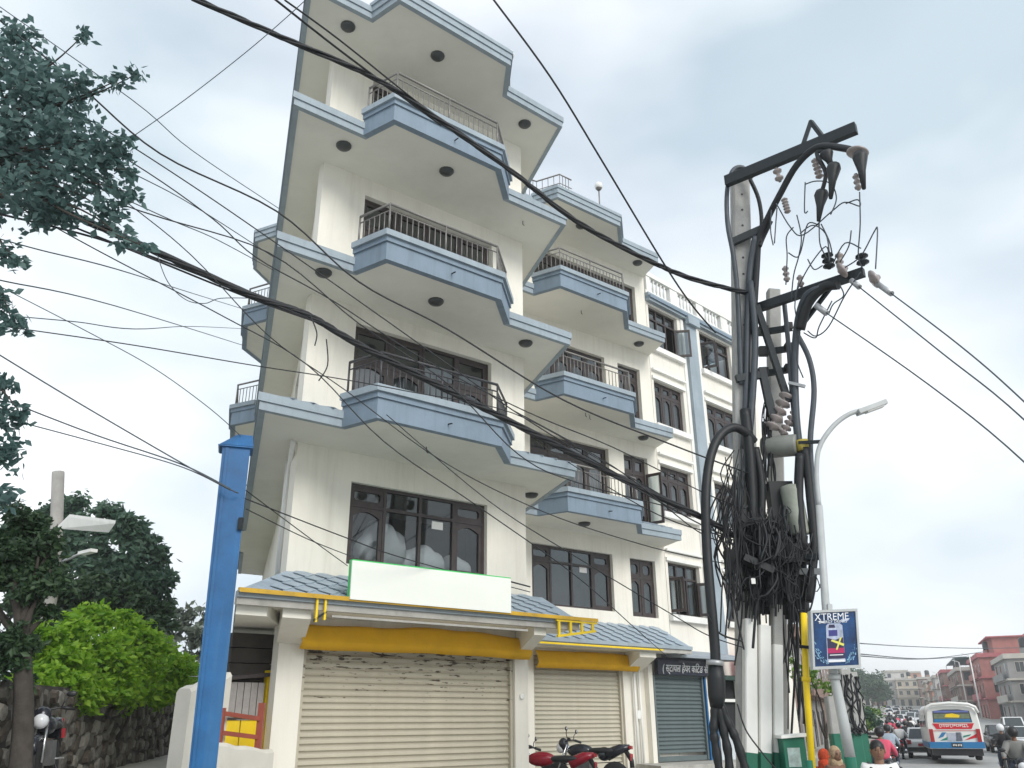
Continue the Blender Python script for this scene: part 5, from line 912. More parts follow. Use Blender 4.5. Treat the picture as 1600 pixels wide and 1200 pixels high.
# bright hedge spilling over the stone wall: one bush mass
wp = [(-6.9, 11.5), (-7.6, 14), (-8.5, 17.5), (-9.4, 22), (-10.2, 26.5), (-11.3, 31), (-12.6, 35)]
hc = [cl(95, 1075, 16.5, 36), cl(140, 1090, 17.5, 26), cl(200, 1090, 20, 24), cl(250, 1085, 22, 22), cl(70, 1040, 17, 42), cl(110, 1000, 18, 40), cl(120, 1060, 17.5, 42), cl(150, 970, 20, 30), cl(165, 1020, 19, 42), cl(180, 1065, 19, 36), cl(205, 990, 21, 34), cl(215, 1045, 21, 42), cl(245, 1015, 23, 32), cl(255, 1060, 22.5, 34), cl(280, 1040, 25, 24), cl(290, 1065, 25, 20), cl(135, 960, 20, 20), cl(60, 1000, 17, 34), cl(300, 1050, 26, 12), cl(40, 1070, 16, 30)]
hg = Thing('hedge', 'bright lime-green hedge spilling over the stone wall', 'hedge', (-8.6, 18.5, 2.0)); la, lb_ = leaves([c[:3] for c in hc], [c[3] for c in hc], 11000, .15, .85, seed=21), leaves([c[:3] for c in hc], [c[3] * 1.1 for c in hc], 15000, .17, .6, seed=22, sub=8); la.add(lb_.v, lb_.f); hg.part('crown', la, LF4)
bk = [cl(px, py, 28, rr_) for px, py, rr_ in ((40, 930, 50), (90, 910, 50), (140, 930, 46), (190, 940, 44), (235, 955, 34), (70, 975, 40), (120, 975, 36), (215, 985, 30), (255, 975, 22))]; tb = und(150, 1080, 28); tree('thicket', 'dark leafy thicket between the hedge and the lane trees', (tb.x, tb.y, hz(tb.x, tb.y)), bk, 11000, .26, LF2, .12, seed=33, sub=5)
st_ = MB()
for c in hc[::2]: limb(st_, (c[0] - .3, c[1] + .4, 1.2), c[:3], .05, .02)
hg.part('stems', st_, BARK)
# stone retaining wall, each stone a piece
STN = [mat('wall_stone_%s' % k, c, .95, .25, 4, .4, 25) for k, c in (('grey', (.12, .115, .10)), ('brown', (.09, .075, .06)), ('pale', (.21, .20, .175)))]  # stone colours darkened to include the shade lying on the wall
sw = Thing('stone_wall', 'rough stone retaining wall along the lane below the hedge', 'wall', (-8.5, 17.5, .7)); core = MB(); cum = []
def wpt(s):
    for i in range(len(wp) - 1):
        a, b = Vector(wp[i]), Vector(wp[i + 1]); l = (b - a).length
        if s <= l or i == len(wp) - 2: return a + (b - a) * (s / l), (b - a).normalized()
        s -= l
tot = sum((Vector(wp[i + 1]) - Vector(wp[i])).length for i in range(len(wp) - 1)); K = 40; cv = []
for i in range(K + 1):
    p, d = wpt(tot * i / K); n = Vector((-d.y, d.x)); z0 = hz(p.x, p.y) - .2; z1 = 2.1 + .016 * (p.y - 14)
    for o, z in ((0.0, z0), (-.0, z1), (.5, z1), (.5, z0)): cv.append((p.x + n.x * o, p.y + n.y * o, z))
core.add(cv, [(4 * i + j, 4 * i + 4 + j, 4 * i + 4 + (j + 1) % 4, 4 * i + (j + 1) % 4) for i in range(K) for j in range(4)]); sw.part('wall_core', core, mat('wall_mortar', (.06, .055, .05), .95, .2, 4, .3, 30))
SM = []
for k in range(6):
    g = np.random.default_rng(k); b = MB(); n = 7; pr = [(math.cos(2 * math.pi * i / n) * g.uniform(.8, 1.1), math.sin(2 * math.pi * i / n) * g.uniform(.8, 1.1)) for i in range(n)]
    vs = [(x * .5, 0, z * .5) for x, z in pr] + [(x * .40, -.5, z * .40) for x, z in pr] + [(0, -.62, 0)]
    b.add(vs, [(i, (i + 1) % n, n + (i + 1) % n, n + i) for i in range(n)] + [(n + i, n + (i + 1) % n, 2 * n) for i in range(n)]); SM.append(b.mesh('stone', (0, 0, 0), [STN[k % 3]]))
s_ = 0.3; cnt = 0
rows_ = 6
for r in range(rows_):
    s_ = .2 + (r % 2) * .2
    while s_ < min(tot, 20) and cnt < 296:
        p, d = wpt(s_); z0 = hz(p.x, p.y); z1 = 2.08 + .016 * (p.y - 14); hh = (z1 - z0) / rows_; w_ = rp_.uniform(.22, .58); sw.piece('stone', SM[cnt % 6], (p.x, p.y, z0 + hh * (r + .5) + rp_.uniform(-.07, .07)), (0, rp_.uniform(-.9, .9), math.atan2(d.y, d.x)), None, (w_ * 1.02, rp_.uniform(.08, .2), hh * rp_.uniform(.75, 1.25))); s_ += w_; cnt += 1
# concrete pole with pale lamp panel behind the dark tree
c0 = und(86, 900, 20); c1 = und(91, 738, 20); lp_ = Thing('lane_pole', 'hazy concrete pole with broad pale lamp panel above the lane trees', 'utility pole', (c0.x, c0.y, 0.9)); lp_.part('shaft', MB().tube([(c0.x, c0.y, .8), c0, c1], .15, 8), CONCD)
a, b, c, d = und(90, 826, 19.5), und(108, 808, 19.2), und(180, 818, 18.2), und(170, 832, 18.5); mb = MB(); z_ = Vector((0, 0, .07)); mb.add([a, b, c, d, a + z_, b + z_, c + z_, d + z_], [(0, 1, 2, 3), (7, 6, 5, 4), (0, 4, 5, 1), (1, 5, 6, 2), (2, 6, 7, 3), (3, 7, 4, 0)]); lp_.part('lamp_panel', mb, WHITEP)
mb = MB().tube([und(90, 880, 19.8), und(110, 872, 19.3), und(128, 864, 19)], .03, 6); ar_ = lp_.part('lamp_arm', mb, STEEL); lp_.part('small_lamp', MB().beam(und(127, 865, 19), und(147, 860, 18.6), .16, .07), WHITEP)
# ------------------------------------------------------------------ vehicles and people
TYRE = mat('tyre', (.015, .015, .016), .8, .2, 8); CHROME = mat('chrome', (.55, .56, .57), .2, .05, 4, metal=.9); CARW = mat('white_car_paint', (.72, .73, .74), .25, .03, 1, dirt=.12); CARD = mat('black_car_paint', (.02, .021, .024), .25, .1, 1); CGL = mat('car_glass', (.03, .04, .045), .06, .1, 1, spec=.8); REDL = mat('red_lamp', (.35, .012, .015), .3, .1); HEADL = mat('clear_lamp', (.7, .72, .74), .15, .05); PLASTIC = mat('black_plastic', (.018, .018, .02), .45, .2, 6); REDB = mat('red_bike_paint', (.26, .006, .02), .25, .08, 2); BLKB = mat('black_bike_paint', (.02, .022, .03), .22, .1, 2); PLATE = mat('red_plate', (.4, .02, .03), .5, .1)
def place(t, x, y, az, z=None, roll=0): t.root.location = (x, y, hz(x, y) if z is None else z); t.root.rotation_euler = (0, roll, -az); return t
def wheel(t, c, r, w_, parent=None, name='wheel'):
    o = t.part(name, MB().lathe([(r * .62, -w_ / 2), (r * .94, -w_ / 2), (r, -w_ * .3), (r, w_ * .3), (r * .94, w_ / 2), (r * .62, w_ / 2)], c, (1, 0, 0), 18), TYRE, parent); t.part('rim', MB().lathe([(.02, -w_ * .4), (r * .62, -w_ * .3), (r * .62, w_ * .3), (.02, w_ * .4)], c, (1, 0, 0), 14), CHROME, o); return o
def motorbike(name, label, paint, group=None, cat='motorcycle'):
    """local frame: y forward, x right"""
    t = Thing(name, label, cat, (0, 0, 0), group); wheel(t, (0, .66, .30), .30, .09, name='front_wheel'); wheel(t, (0, -.62, .30), .30, .12, name='rear_wheel')
    t.part('fork', MB().tube([(.07, .66, .30), (.07, .42, .92)], .022, 6), CHROME); t.part('fork', MB().tube([(-.07, .66, .30), (-.07, .42, .92)], .022, 6), CHROME)
    tk = MB().ball((0, .14, .80), (.15, .30, .14), 12, 8); t.part('fuel_tank', tk, paint); st2 = MB(); st2.ball((0, -.35, .80), (.14, .42, .07), 12, 6); t.part('seat', st2, PLASTIC)
    tl = MB().tube([(0, -.45, .72), (0, -.75, .84), (0, -.95, .88)], [.12, .10, .05], 8); t.part('tail_fairing', tl, paint); t.part('tail_lamp', MB().box((0, -.97, .87), (.14, .05, .06)), REDL); t.part('number_plate', MB().box((0, -.98, .68), (.20, .015, .14)), PLATE); t.part('rear_mudguard', MB().tube([(0, -.85, .82), (0, -.98, .62), (0, -.99, .48)], .05, 6), PLASTIC)
    t.part('engine', MB().box((0, .10, .42), (.26, .40, .34)), mat('engine_alloy', (.14, .14, .14), .4, .2, 10, metal=.6)); t.part('exhaust', MB().tube([(.15, .1, .30), (.17, -.3, .32), (.18, -.85, .45)], [.03, .045, .05], 8), CHROME)
    t.part('front_mudguard', MB().tube([(0, .98, .45), (0, .88, .60), (0, .66, .64), (0, .45, .58)], .06, 6), paint); t.part('headlamp', MB().ball((0, .58, .86), (.11, .10, .11), 10, 6), HEADL); t.part('cowl', MB().ball((0, .52, .93), (.13, .11, .13), 10, 6), paint)
    t.part('handlebar', MB().tube([(-.36, .26, 1.0), (-.2, .36, 1.03), (0, .42, 1.0), (.2, .36, 1.03), (.36, .26, 1.0)], .017, 6), PLASTIC)
    for s in (-1, 1):
        t.part('grip', MB().tube([(s * .24, .335, 1.025), (s * .38, .25, .995)], .026, 6), PLASTIC); m_ = t.part('mirror_stalk', MB().tube([(s * .22, .36, 1.03), (s * .26, .37, 1.12), (s * .32, .34, 1.19)], .009, 5), PLASTIC); t.part('mirror', MB().ball((s * .34, .34, 1.21), (.075, .022, .045), 10, 6), PLASTIC, m_); t.part('mirror_glass', MB().ball((s * .34, .333, 1.21), (.06, .022, .034), 10, 6), CHROME, m_)
    t.part('foot_peg', MB().tube([(-.25, -.05, .33), (.25, -.05, .33)], .014, 5), CHROME); t.part('stand', MB().tube([(-.1, -.1, .30), (-.24, -.14, .0)], .014, 5), PLASTIC); return t
def skin(pts, edges, sub=1):
    """one continuous limb surface grown over a joint skeleton: pts {name:(x,y,z,r)}"""
    names = list(pts); me = bpy.data.meshes.new('sk'); me.from_pydata([pts[n][:3] for n in names], [(names.index(a), names.index(b)) for a, b in edges], []); o = bpy.data.objects.new('sk', me); COL.objects.link(o); o.modifiers.new('s', 'SKIN')
    sv = me.skin_vertices[0].data
    for i, n in enumerate(names): r = pts[n][3]; sv[i].radius = (r, r * (pts[n][4] if len(pts[n]) > 4 else 1))
    sv[0].use_root = True; sb = o.modifiers.new('d', 'SUBSURF'); sb.levels = sub; dg = bpy.context.evaluated_depsgraph_get(); ev = bpy.data.meshes.new_from_object(o.evaluated_get(dg)); mb = MB(); mb.add([tuple(v.co) for v in ev.vertices], [tuple(p.vertices) for p in ev.polygons], True)
    bpy.data.objects.remove(o); bpy.data.meshes.remove(me); bpy.data.meshes.remove(ev); return mb
SKIN_ = mat('brown_skin', (.22, .115, .07), .55, .08, 6); HAIR = mat('black_hair', (.01, .009, .009), .5, .3, 20)
STAND = dict(pel=(0, 0, .95, .125, .8), chest=(0, 0, 1.28, .15, .72), neck=(0, .01, 1.47, .055), head=(0, .02, 1.56, .07), ls=(-.17, 0, 1.40, .06), le=(-.24, -.03, 1.12, .045), lw=(-.23, .06, .88, .032), lh=(-.22, .09, .78, .035, .6), rs=(.17, 0, 1.40, .06), re=(.24, -.03, 1.12, .045), rw=(.23, .06, .88, .032), rh=(.22, .09, .78, .035, .6), lhip=(-.09, 0, .88, .09), lk=(-.10, .05, .50, .06), la=(-.10, -.06, .09, .04), lt=(-.11, .09, .03, .035), rhip=(.09, 0, .88, .09), rk=(.10, -.02, .50, .06), ra=(.10, -.14, .10, .04), rt=(.11, .0, .03, .035))
SED = [('pel', 'chest'), ('chest', 'neck'), ('neck', 'head'), ('chest', 'ls'), ('ls', 'le'), ('le', 'lw'), ('lw', 'lh'), ('chest', 'rs'), ('rs', 're'), ('re', 'rw'), ('rw', 'rh'), ('pel', 'lhip'), ('lhip', 'lk'), ('lk', 'la'), ('la', 'lt'), ('pel', 'rhip'), ('rhip', 'rk'), ('rk', 'ra'), ('ra', 'rt')]
SIT = dict(STAND); SIT.update(pel=(0, -.22, .90, .13, .8), chest=(0, -.12, 1.22, .15, .72), neck=(0, -.05, 1.42, .055), head=(0, -.03, 1.52, .07), ls=(-.18, -.08, 1.34, .06), le=(-.30, .08, 1.12, .045), lw=(-.33, .24, 1.02, .032), lh=(-.34, .28, 1.02, .035), rs=(.18, -.08, 1.34, .06), re=(.30, .08, 1.12, .045), rw=(.33, .24, 1.02, .032), rh=(.34, .28, 1.02, .035), lhip=(-.11, -.18, .87, .09), lk=(-.20, .14, .68, .065), la=(-.19, -.04, .34, .045), lt=(-.19, .10, .28, .035), rhip=(.11, -.18, .87, .09), rk=(.20, .14, .68, .065), ra=(.19, -.04, .34, .045), rt=(.19, .10, .28, .035))
def grow(pose, keys, extra, edges=SED, scale=None):
    p = {k: (*pose[k][:3], pose[k][3] + extra, *(pose[k][4:])) for k in keys}; return skin(p, [e for e in edges if e[0] in p and e[1] in p])
def head(t, c, r=.10, hair=HAIR, kind='hair', parent=None, hm=None, face=True):
    x, y, z = c; hd = MB().ball((x, y, z), (r * .80, r * .94, r * 1.2), 14, 10); b = t.part('head', hd, SKIN_, parent)
    if face:
        t.part('nose', MB().add([(x - .014, y + r * .90, z - .02), (x + .014, y + r * .90, z - .02), (x, y + r * 1.13, z - .025), (x, y + r * .93, z + .03)], [(0, 1, 2), (0, 2, 3), (1, 3, 2)]), SKIN_, b); t.part('mouth', MB().ball((x, y + r * .84, z - .06), (.026, .012, .007), 8, 5), mat('lip', (.18, .06, .05), .5), b)
        for s in (-1, 1): t.part('eye', MB().ball((x + s * .032, y + r * .84, z + .012), (.013, .010, .007), 8, 5), HAIR, b); t.part('eyebrow', MB().ball((x + s * .034, y + r * .86, z + .034), (.020, .008, .005), 8, 5), HAIR, b); t.part('ear', MB().ball((x + s * r * .82, y, z), (.014, .024, .032), 8, 5), SKIN_, b)
    if kind == 'hair': t.part('hair', MB().ball((x, y - r * .12, z + r * .34), (r * .90, r * 1.0, r * .98), 14, 8), hair, b)
    elif kind == 'helmet': t.part('helmet', MB().ball((x, y - .01, z + .03), (r * 1.28, r * 1.4, r * 1.35), 12, 8), hm or PLASTIC, b)
    elif kind == 'scarf':
        t.part('headscarf', MB().ball((x, y - .025, z + .02), (r * 1.02, r * 1.05, r * 1.30), 14, 10), hm, b); t.part('scarf_drape', skin({'a': (x, y - .02, z - .02, r * 1.2), 'b': (x, y - .05, z - .10, r * 1.25), 'c': (x, y - .06, z - .2, r * 1.3), 'd': (x, y - .05, z - .34, r * 1.9)}, [('a', 'b'), ('b', 'c'), ('c', 'd')]), hm, b)
    return b
TOP = ('pel', 'chest', 'neck', 'ls', 'le', 'rs', 're'); LEGS = ('pel', 'lhip', 'lk', 'la', 'rhip', 'rk', 'ra')
def person(label, pose, shirt, trousers, kind='hair', hm=None, group=None, face=True, long=False):
    t = Thing('person', label, 'person', (0, 0, 0), group); body = t.part('body', skin(pose, SED), SKIN_)
    tp = {k: (*pose[k][:3], pose[k][3] + (.05 if k in ('chest', 'ls', 'rs', 'pel') else .024), *(pose[k][4:])) for k in TOP if k != 'neck'}; tp['nk'] = (pose['neck'][0], pose['neck'][1] - .01, pose['neck'][2] - .03, .095); ed = [('pel', 'chest'), ('chest', 'nk'), ('chest', 'ls'), ('ls', 'le'), ('chest', 'rs'), ('rs', 're')]
    if long: 
        for s in 'lr': tp[s + 'w'] = (*pose[s + 'w'][:3], pose[s + 'w'][3] + .014); ed.append((s + 'e', s + 'w'))
    t.part('shirt', skin(tp, ed), shirt); t.part('trousers', grow(pose, LEGS, .016), trousers)
    for s in 'lr': a, b = pose[s + 'a'], pose[s + 't']; t.part('shoe', MB().tube([(a[0], a[1] - .04, .045 + a[2] - .09), (b[0], b[1] + .03, b[2] + .012)], [.048, .042], 8), PLASTIC)
    h = pose['head']; head(t, (h[0], h[1] + .01, h[2] + .06), .10, kind=kind, hm=hm, face=face); return t
DENIM = mat('dark_denim', (.03, .04, .065), .85, .2, 6); WSH = mat('white_cotton', (.74, .73, .72), .85, .04, 4); PKS = mat('pink_cotton', (.62, .09, .15), .85, .08, 4); GRS2 = mat('grey_cotton', (.22, .22, .21), .85, .1, 4); BLS = mat('black_cotton', (.02, .02, .023), .85, .2, 4); LBS = mat('pale_blue_cotton', (.32, .38, .45), .85, .1, 4); ORG = mat('orange_scarf', (.46, .055, .015), .85, .35, 14, .5, 30); TAN = mat('beige_scarf', (.40, .29, .18), .85, .35, 14, .5, 30); BRS = mat('brown_shawl', (.16, .09, .06), .9, .3, 8)
man = person('young man in a white T-shirt with backpack straps walking towards the camera', STAND, WSH, DENIM); x, y = und(1368, 1155, 11.5)[:2]; place(man, x, y, R(195), -.49)
for s in (-1, 1): man.part('backpack_strap', MB().tube([(s * .115, -.11, 1.36), (s * .12, -.03, 1.475), (s * .115, .085, 1.42), (s * .12, .135, 1.28), (s * .14, .10, 1.10)], .022, 6), PLASTIC)
man.part('backpack', MB().ball((0, -.22, 1.22), (.17, .12, .25), 12, 8), PLASTIC); man.part('shirt_print', MB().add([(-.05, .131, 1.245), (.05, .131, 1.25), (.035, .133, 1.265), (-.03, .133, 1.262)], [(0, 1, 2, 3)]), PLASTIC)
w1 = person('person in an orange headscarf seen from behind near the yellow pipe', STAND, ORG, BRS, 'scarf', ORG); q_ = und(1286, 1172, 16); place(w1, q_.x, q_.y, R(20), q_.z - 1.74)
w2 = person('person with a beige head covering and brown shawl bending by the lamp post', STAND, BRS, BRS, 'scarf', TAN); q_ = und(1312, 1167, 15.5); place(w2, q_.x, q_.y, R(165), q_.z - 1.74, R(4))
# ---- parked motorbikes in front of the second shutter
m1 = motorbike('motorbike', 'black and silver motorbike parked before the second shutter', BLKB, 'motorbikes parked at the shops'); x, y = und(915, 1185, 19.3)[:2]; place(m1, x, y, R(-68), .12, R(6))
m2 = motorbike('motorbike', 'red motorbike half hidden by the pier between the shutters', REDB, 'motorbikes parked at the shops'); x, y = und(855, 1190, 18.4)[:2]; place(m2, x, y, R(-75), .0, R(6))
hl = und(944, 1178, 19.3); h_ = Thing('helmet', 'round black helmet resting on the parked motorbike seat', 'helmet', hl); h_.part('shell', MB().ball(hl, (.15, .17, .14), 14, 10), BLKB); h_.part('visor', MB().ball(hl + Vector((-.03, -.05, .0)), (.135, .14, .07), 12, 6), CGL)
m3 = motorbike('motorbike', 'dim motorbike parked by the stone wall at the lower left', BLKB); x, y = und(75, 1175, 13.5)[:2]; place(m3, x, y, R(162), .70, R(5))
# ---- bus
BUSW = mat('white_bus_paint', (.74, .74, .71), .3, .03, 1, dirt=.15, dirtcol=(.5, .48, .44)); BUSB = mat('blue_bus_paint', (.02, .17, .38), .3, .1, 1)
bus = Thing('bus', 'white minibus with blue skirt and painted rear panel driving away', 'bus', (0, 0, 0))
def loft(mb, rings):
    n = len(rings[0]); o = len(mb.v); mb.v += [tuple(p) for r in rings for p in r]
    for i in range(len(rings) - 1):
        for k in range(n): mb.f.append((o + i * n + k, o + i * n + (k + 1) % n, o + (i + 1) * n + (k + 1) % n, o + (i + 1) * n + k)); mb.sm.append(True)
    mb.f += [tuple(o + k for k in range(n - 1, -1, -1)), tuple(o + (len(rings) - 1) * n + k for k in range(n))]; mb.sm += [False, False]; return mb
def sect(y, w_, zb, zt, in_=.0):
    h = w_ / 2; return [(-h * .98, y, zb), (h * .98, y, zb), (h, y, zb + .5), (h * .985, y, zb + (zt - zb) * .6), (h * .93, y, zt - .28), (h * .80, y, zt - .10), (h * .45, y, zt - .02), (0, y, zt), (-h * .45, y, zt - .02), (-h * .80, y, zt - .10), (-h * .93, y, zt - .28), (-h * .985, y, zb + (zt - zb) * .6), (-h, y, zb + .5)]
bus.part('body', loft(MB(), [sect(0, 2.12, .55, 2.34), sect(.12, 2.25, .5, 2.42), sect(3, 2.28, .48, 2.46), sect(5.6, 2.25, .48, 2.44), sect(5.9, 2.1, .55, 2.3)]), BUSW)
bus.part('roof_visor', loft(MB(), [[(x * 1.0, y, z) for x, y, z in q] for q in ([(-1.14, -.10, 1.95), (1.14, -.10, 1.95), (1.10, -.16, 2.28), (.7, -.2, 2.44), (0, -.22, 2.49), (-.7, -.2, 2.44), (-1.10, -.16, 2.28)], [(-1.16, .10, 1.95), (1.16, .10, 1.95), (1.12, .14, 2.32), (.7, .16, 2.47), (0, .2, 2.52), (-.7, .16, 2.47), (-1.12, .14, 2.32)])]) if False else MB().tube([(-1.10, -.06, 2.02), (-1.02, -.10, 2.26), (-.75, -.13, 2.38), (0, -.15, 2.44), (.75, -.13, 2.38), (1.02, -.10, 2.26), (1.10, -.06, 2.02)], .07, 8), BUSW)
bus.part('rear_window', MB().add([(-.80, -.015, 1.62), (.80, -.015, 1.62), (.76, -.015, 2.10), (.3, -.015, 2.17), (-.3, -.015, 2.17), (-.76, -.015, 2.10)], [tuple(range(6))]), CGL); bus.part('window_sticker', MB().add([(-.76, -.024, 1.64), (.76, -.024, 1.64), (.74, -.024, 1.76), (-.74, -.024, 1.76)], [(0, 1, 2, 3)]), BUSB); bus.part('window_sticker', MB().add([(-.74, -.024, 2.04), (.74, -.024, 2.04), (.68, -.024, 2.12), (-.68, -.024, 2.12)], [(0, 1, 2, 3)]), mat('violet_sticker', (.12, .16, .42), .4)); bus.part('yellow_emblem', MB().add([(-.30, -.026, 1.84), (.30, -.026, 1.82), (.34, -.026, 1.92), (.05, -.026, 2.0), (-.22, -.026, 1.97)], [tuple(range(5))]), YELB); bus.part('window_sticker', MB().add([(-.74, -.023, 1.78), (.74, -.023, 1.78), (.73, -.023, 1.98), (-.73, -.023, 1.98)], [(0, 1, 2, 3)]), mat('olive_sticker', (.16, .19, .11), .4, .3, 6))
RB_ = mat('red_band', (.58, .012, .03), .4, .05); bus.part('red_banner', MB().add([(-.86, -.02, 1.58), (.86, -.02, 1.58), (.72, -.02, 1.34), (-.72, -.02, 1.34)], [(0, 1, 2, 3)]), RB_); mk = MB(); mr = random.Random(2); mk.box((0, -.026, 1.535), (1.16, .006, .022)); x_ = -.56
while x_ < .56:
    hgt = mr.uniform(.07, .13); mk.box((x_, -.026, 1.53 - hgt / 2), (.02, .006, hgt)); mk.box((x_ + .035, -.026, 1.53 - hgt * mr.uniform(.4, .9)), (.06, .006, .02)); x_ += mr.uniform(.07, .11)
bus.part('illegible_lettering', mk, WHITEP)
for q, m in (([(-.72, .95), (-.52, 1.2), (-.34, 1.2), (-.5, 1.02)], BUSB), ([(-.66, .86), (-.36, .88), (-.30, 1.02)], mat('green_stripe', (.01, .22, .15), .4)), ([(.32, .86), (.86, .98), (.88, 1.14), (.6, 1.0)], RB_), ([(.3, .98), (.34, 1.06), (.66, 1.12), (.6, 1.06)], mat('green_stripe', (.01, .22, .15), .4)), ([(-.34, .84), (.28, .84), (.28, 1.18), (-.34, 1.18)], mat('pale_grey_panel', (.42, .45, .52), .4, .2, 6)), ([(.0, .84), (.26, .84), (.24, 1.2), (.05, 1.2)], mat('slate_figure', (.18, .2, .25), .4, .2, 6))): bus.part('painted_panel', MB().add([(x, -.02 - .003 * i, z) for i, (x, z) in ((0, p) for p in q)], [tuple(range(len(q)))]), m)
for s in (-1, 1): bus.part('tail_lamp', MB().box((s * .96, -.03, 1.06), (.16, .08, .56)), REDL); wheel(bus, (s * .92, 1.35, .40), .40, .26); wheel(bus, (s * .92, 4.7, .40), .40, .26)
bus.part('blue_skirt', MB().box((0, -.03, .67), (2.24, .20, .26)), BUSB); bus.part('number_plate', MB().box((0, -.14, .67), (.44, .02, .17)), PLASTIC); mk = MB(); [mk.box((-.15 + .06 * k + (.02 if k > 2 else 0), -.153, .67 + .008 * math.sin(k * 2)), (.035, .004, .07 + .02 * math.sin(k * 3))) for k in range(6)]; bus.part('plate_marks', mk, WHITEP); bus.part('underbody', MB().box((0, 2.95, .40), (2.05, 5.7, .34)), PLASTIC); bus.part('rear_lines', MB().box((0, -.016, 1.27), (1.75, .01, .02)), RB_)
for i in range(4):
    for s in (-1, 1): bus.part('side_window', MB().box((s * 1.118, .75 + i * 1.25, 1.68), (.02, 1.05, .55)), CGL)
for s in (-1, 1): bus.part('side_skirt', MB().box((s * 1.13, 2.9, .66), (.02, 5.3, .24)), BUSB)
x, y = und(1500, 1189, 41)[:2]; place(bus, x, y, R(21.5), -.28)
# ---- cars
def car(name, label, paint, group=None, L_=3.7, W_=1.56, H_=1.46, sedan=False):
    t = Thing(name, label, 'car', (0, 0, 0), group); h = W_ / 2
    def sec(y, zt, w_, zb=.28): k = w_ / 2; return [(-k * .96, y, zb), (k * .96, y, zb), (k, y, zb + .25), (k * .97, y, zt - .08), (k * .86, y, zt), (-k * .86, y, zt), (-k * .97, y, zt - .08), (-k, y, zb + .25)]
    t.part('body', loft(MB(), [sec(0, .78, W_ * .92, .34), sec(.12, .90, W_), sec(L_ * .35, .92, W_), sec(L_ * .66, .92, W_), sec(L_ * .93, .74, W_ * .97), sec(L_, .6, W_ * .86, .34)]), paint)
    y0 = .55 if sedan else .12; cb = [(y0, .90, .0), (y0 + .42, H_, .18), (L_ * .52, H_ + .01, .18), (L_ * .72, .90, .05)]; mb = MB()
    rings = [[(-h + i, y, .90 if k in (0, 3) else z) for k in (0,)] for y, z, i in cb]
    v = []
    for y, z, i in cb: v += [(-h + .04 + i * .8, y, z), (h - .04 - i * .8, y, z)]
    mb.add(v, [(0, 1, 3, 2), (2, 3, 5, 4), (4, 5, 7, 6)]); mb.add([v[0], v[2], v[4], v[6]], [(0, 1, 2, 3)]); mb.add([v[1], v[3], v[5], v[7]], [(3, 2, 1, 0)]); t.part('cabin', mb, paint)
    f = lambda a, b, t_: tuple(a[i] + (b[i] - a[i]) * t_ for i in range(3))
    def inset(q, k, off): c = tuple(sum(p[i] for p in q) / 4 for i in range(3)); return [tuple(c[i] + (p[i] - c[i]) * k + off[i] for i in range(3)) for p in q]
    t.part('rear_window', MB().add(inset([v[0], v[1], v[3], v[2]], .84, (0, -.012, .006)), [(0, 1, 2, 3)]), CGL); t.part('windscreen', MB().add(inset([v[4], v[5], v[7], v[6]], .86, (0, .012, .008)), [(0, 1, 2, 3)]), CGL)
    for s, q in ((-1, [v[0], v[2], v[4], v[6]]), (1, [v[1], v[3], v[5], v[7]])):
        t.part('side_window', MB().add(inset(q, .80, (s * .012, 0, 0)), [(0, 1, 2, 3)]), CGL); wheel(t, (s * (h - .1), .62, .29), .29, .18); wheel(t, (s * (h - .1), L_ - .72, .29), .29, .18); t.part('tail_lamp', MB().box((s * (h - .16), .0, .78), (.2, .06, .20)), REDL); t.part('headlamp', MB().box((s * (h - .26), L_ - .06, .62), (.3, .1, .14)), HEADL); t.part('door_mirror', MB().box((s * (h + .06), L_ * .62, .98), (.14, .08, .11)), PLASTIC)
    t.part('rear_bumper', MB().box((0, -.02, .44), (W_ * .94, .14, .2)), PLASTIC if not sedan else paint); t.part('number_plate', MB().box((0, -.05, .66), (.42, .02, .12)), PLATE); return t
GC = 'cars in the street traffic'
def put(t, px, py, d, az): x, y = und(px, py, d)[:2]; return place(t, x, y, R(az))
c1 = car('parked_car' if False else 'car', 'small white hatchback driving just left of the minibus', CARW, GC); put(c1, 1441, 1160, 47, 25)
c2 = car('car', 'white hatchback far up the street beside the green bush', CARW, GC); put(c2, 1369, 1135, 75, 23)
c3 = car('car', 'black car facing the camera just right of the minibus', CARD, GC, sedan=True, L_=4.1); put(c3, 1556, 1140, 55, 203)
c4 = car('car', 'white car at the right edge facing the camera', CARW, GC); put(c4, 1590, 1145, 50, 203)
c4b = car('car', 'white van-like car behind the one at the right edge', CARW, GC, H_=1.75); put(c4b, 1578, 1128, 66, 203)
far_c = car('car', 'distant white car in the queue up the street', CARW, 'distant queue of cars'); put(far_c, 1402, 1112, 110, 23)
for px, py, d, az in ((1388, 1104, 150, 23), (1398, 1101, 170, 23), (1412, 1106, 135, 203), (1422, 1110, 120, 203), (1436, 1112, 115, 203), (1428, 1106, 140, 203), (1400, 1096, 200, 23), (1386, 1097, 200, 23)):
    r = copy_tree(far_c.root); x, y = und(px, py, d)[:2]; r.location = (x, y, hz(x, y)); r.rotation_euler = (0, 0, -R(az))
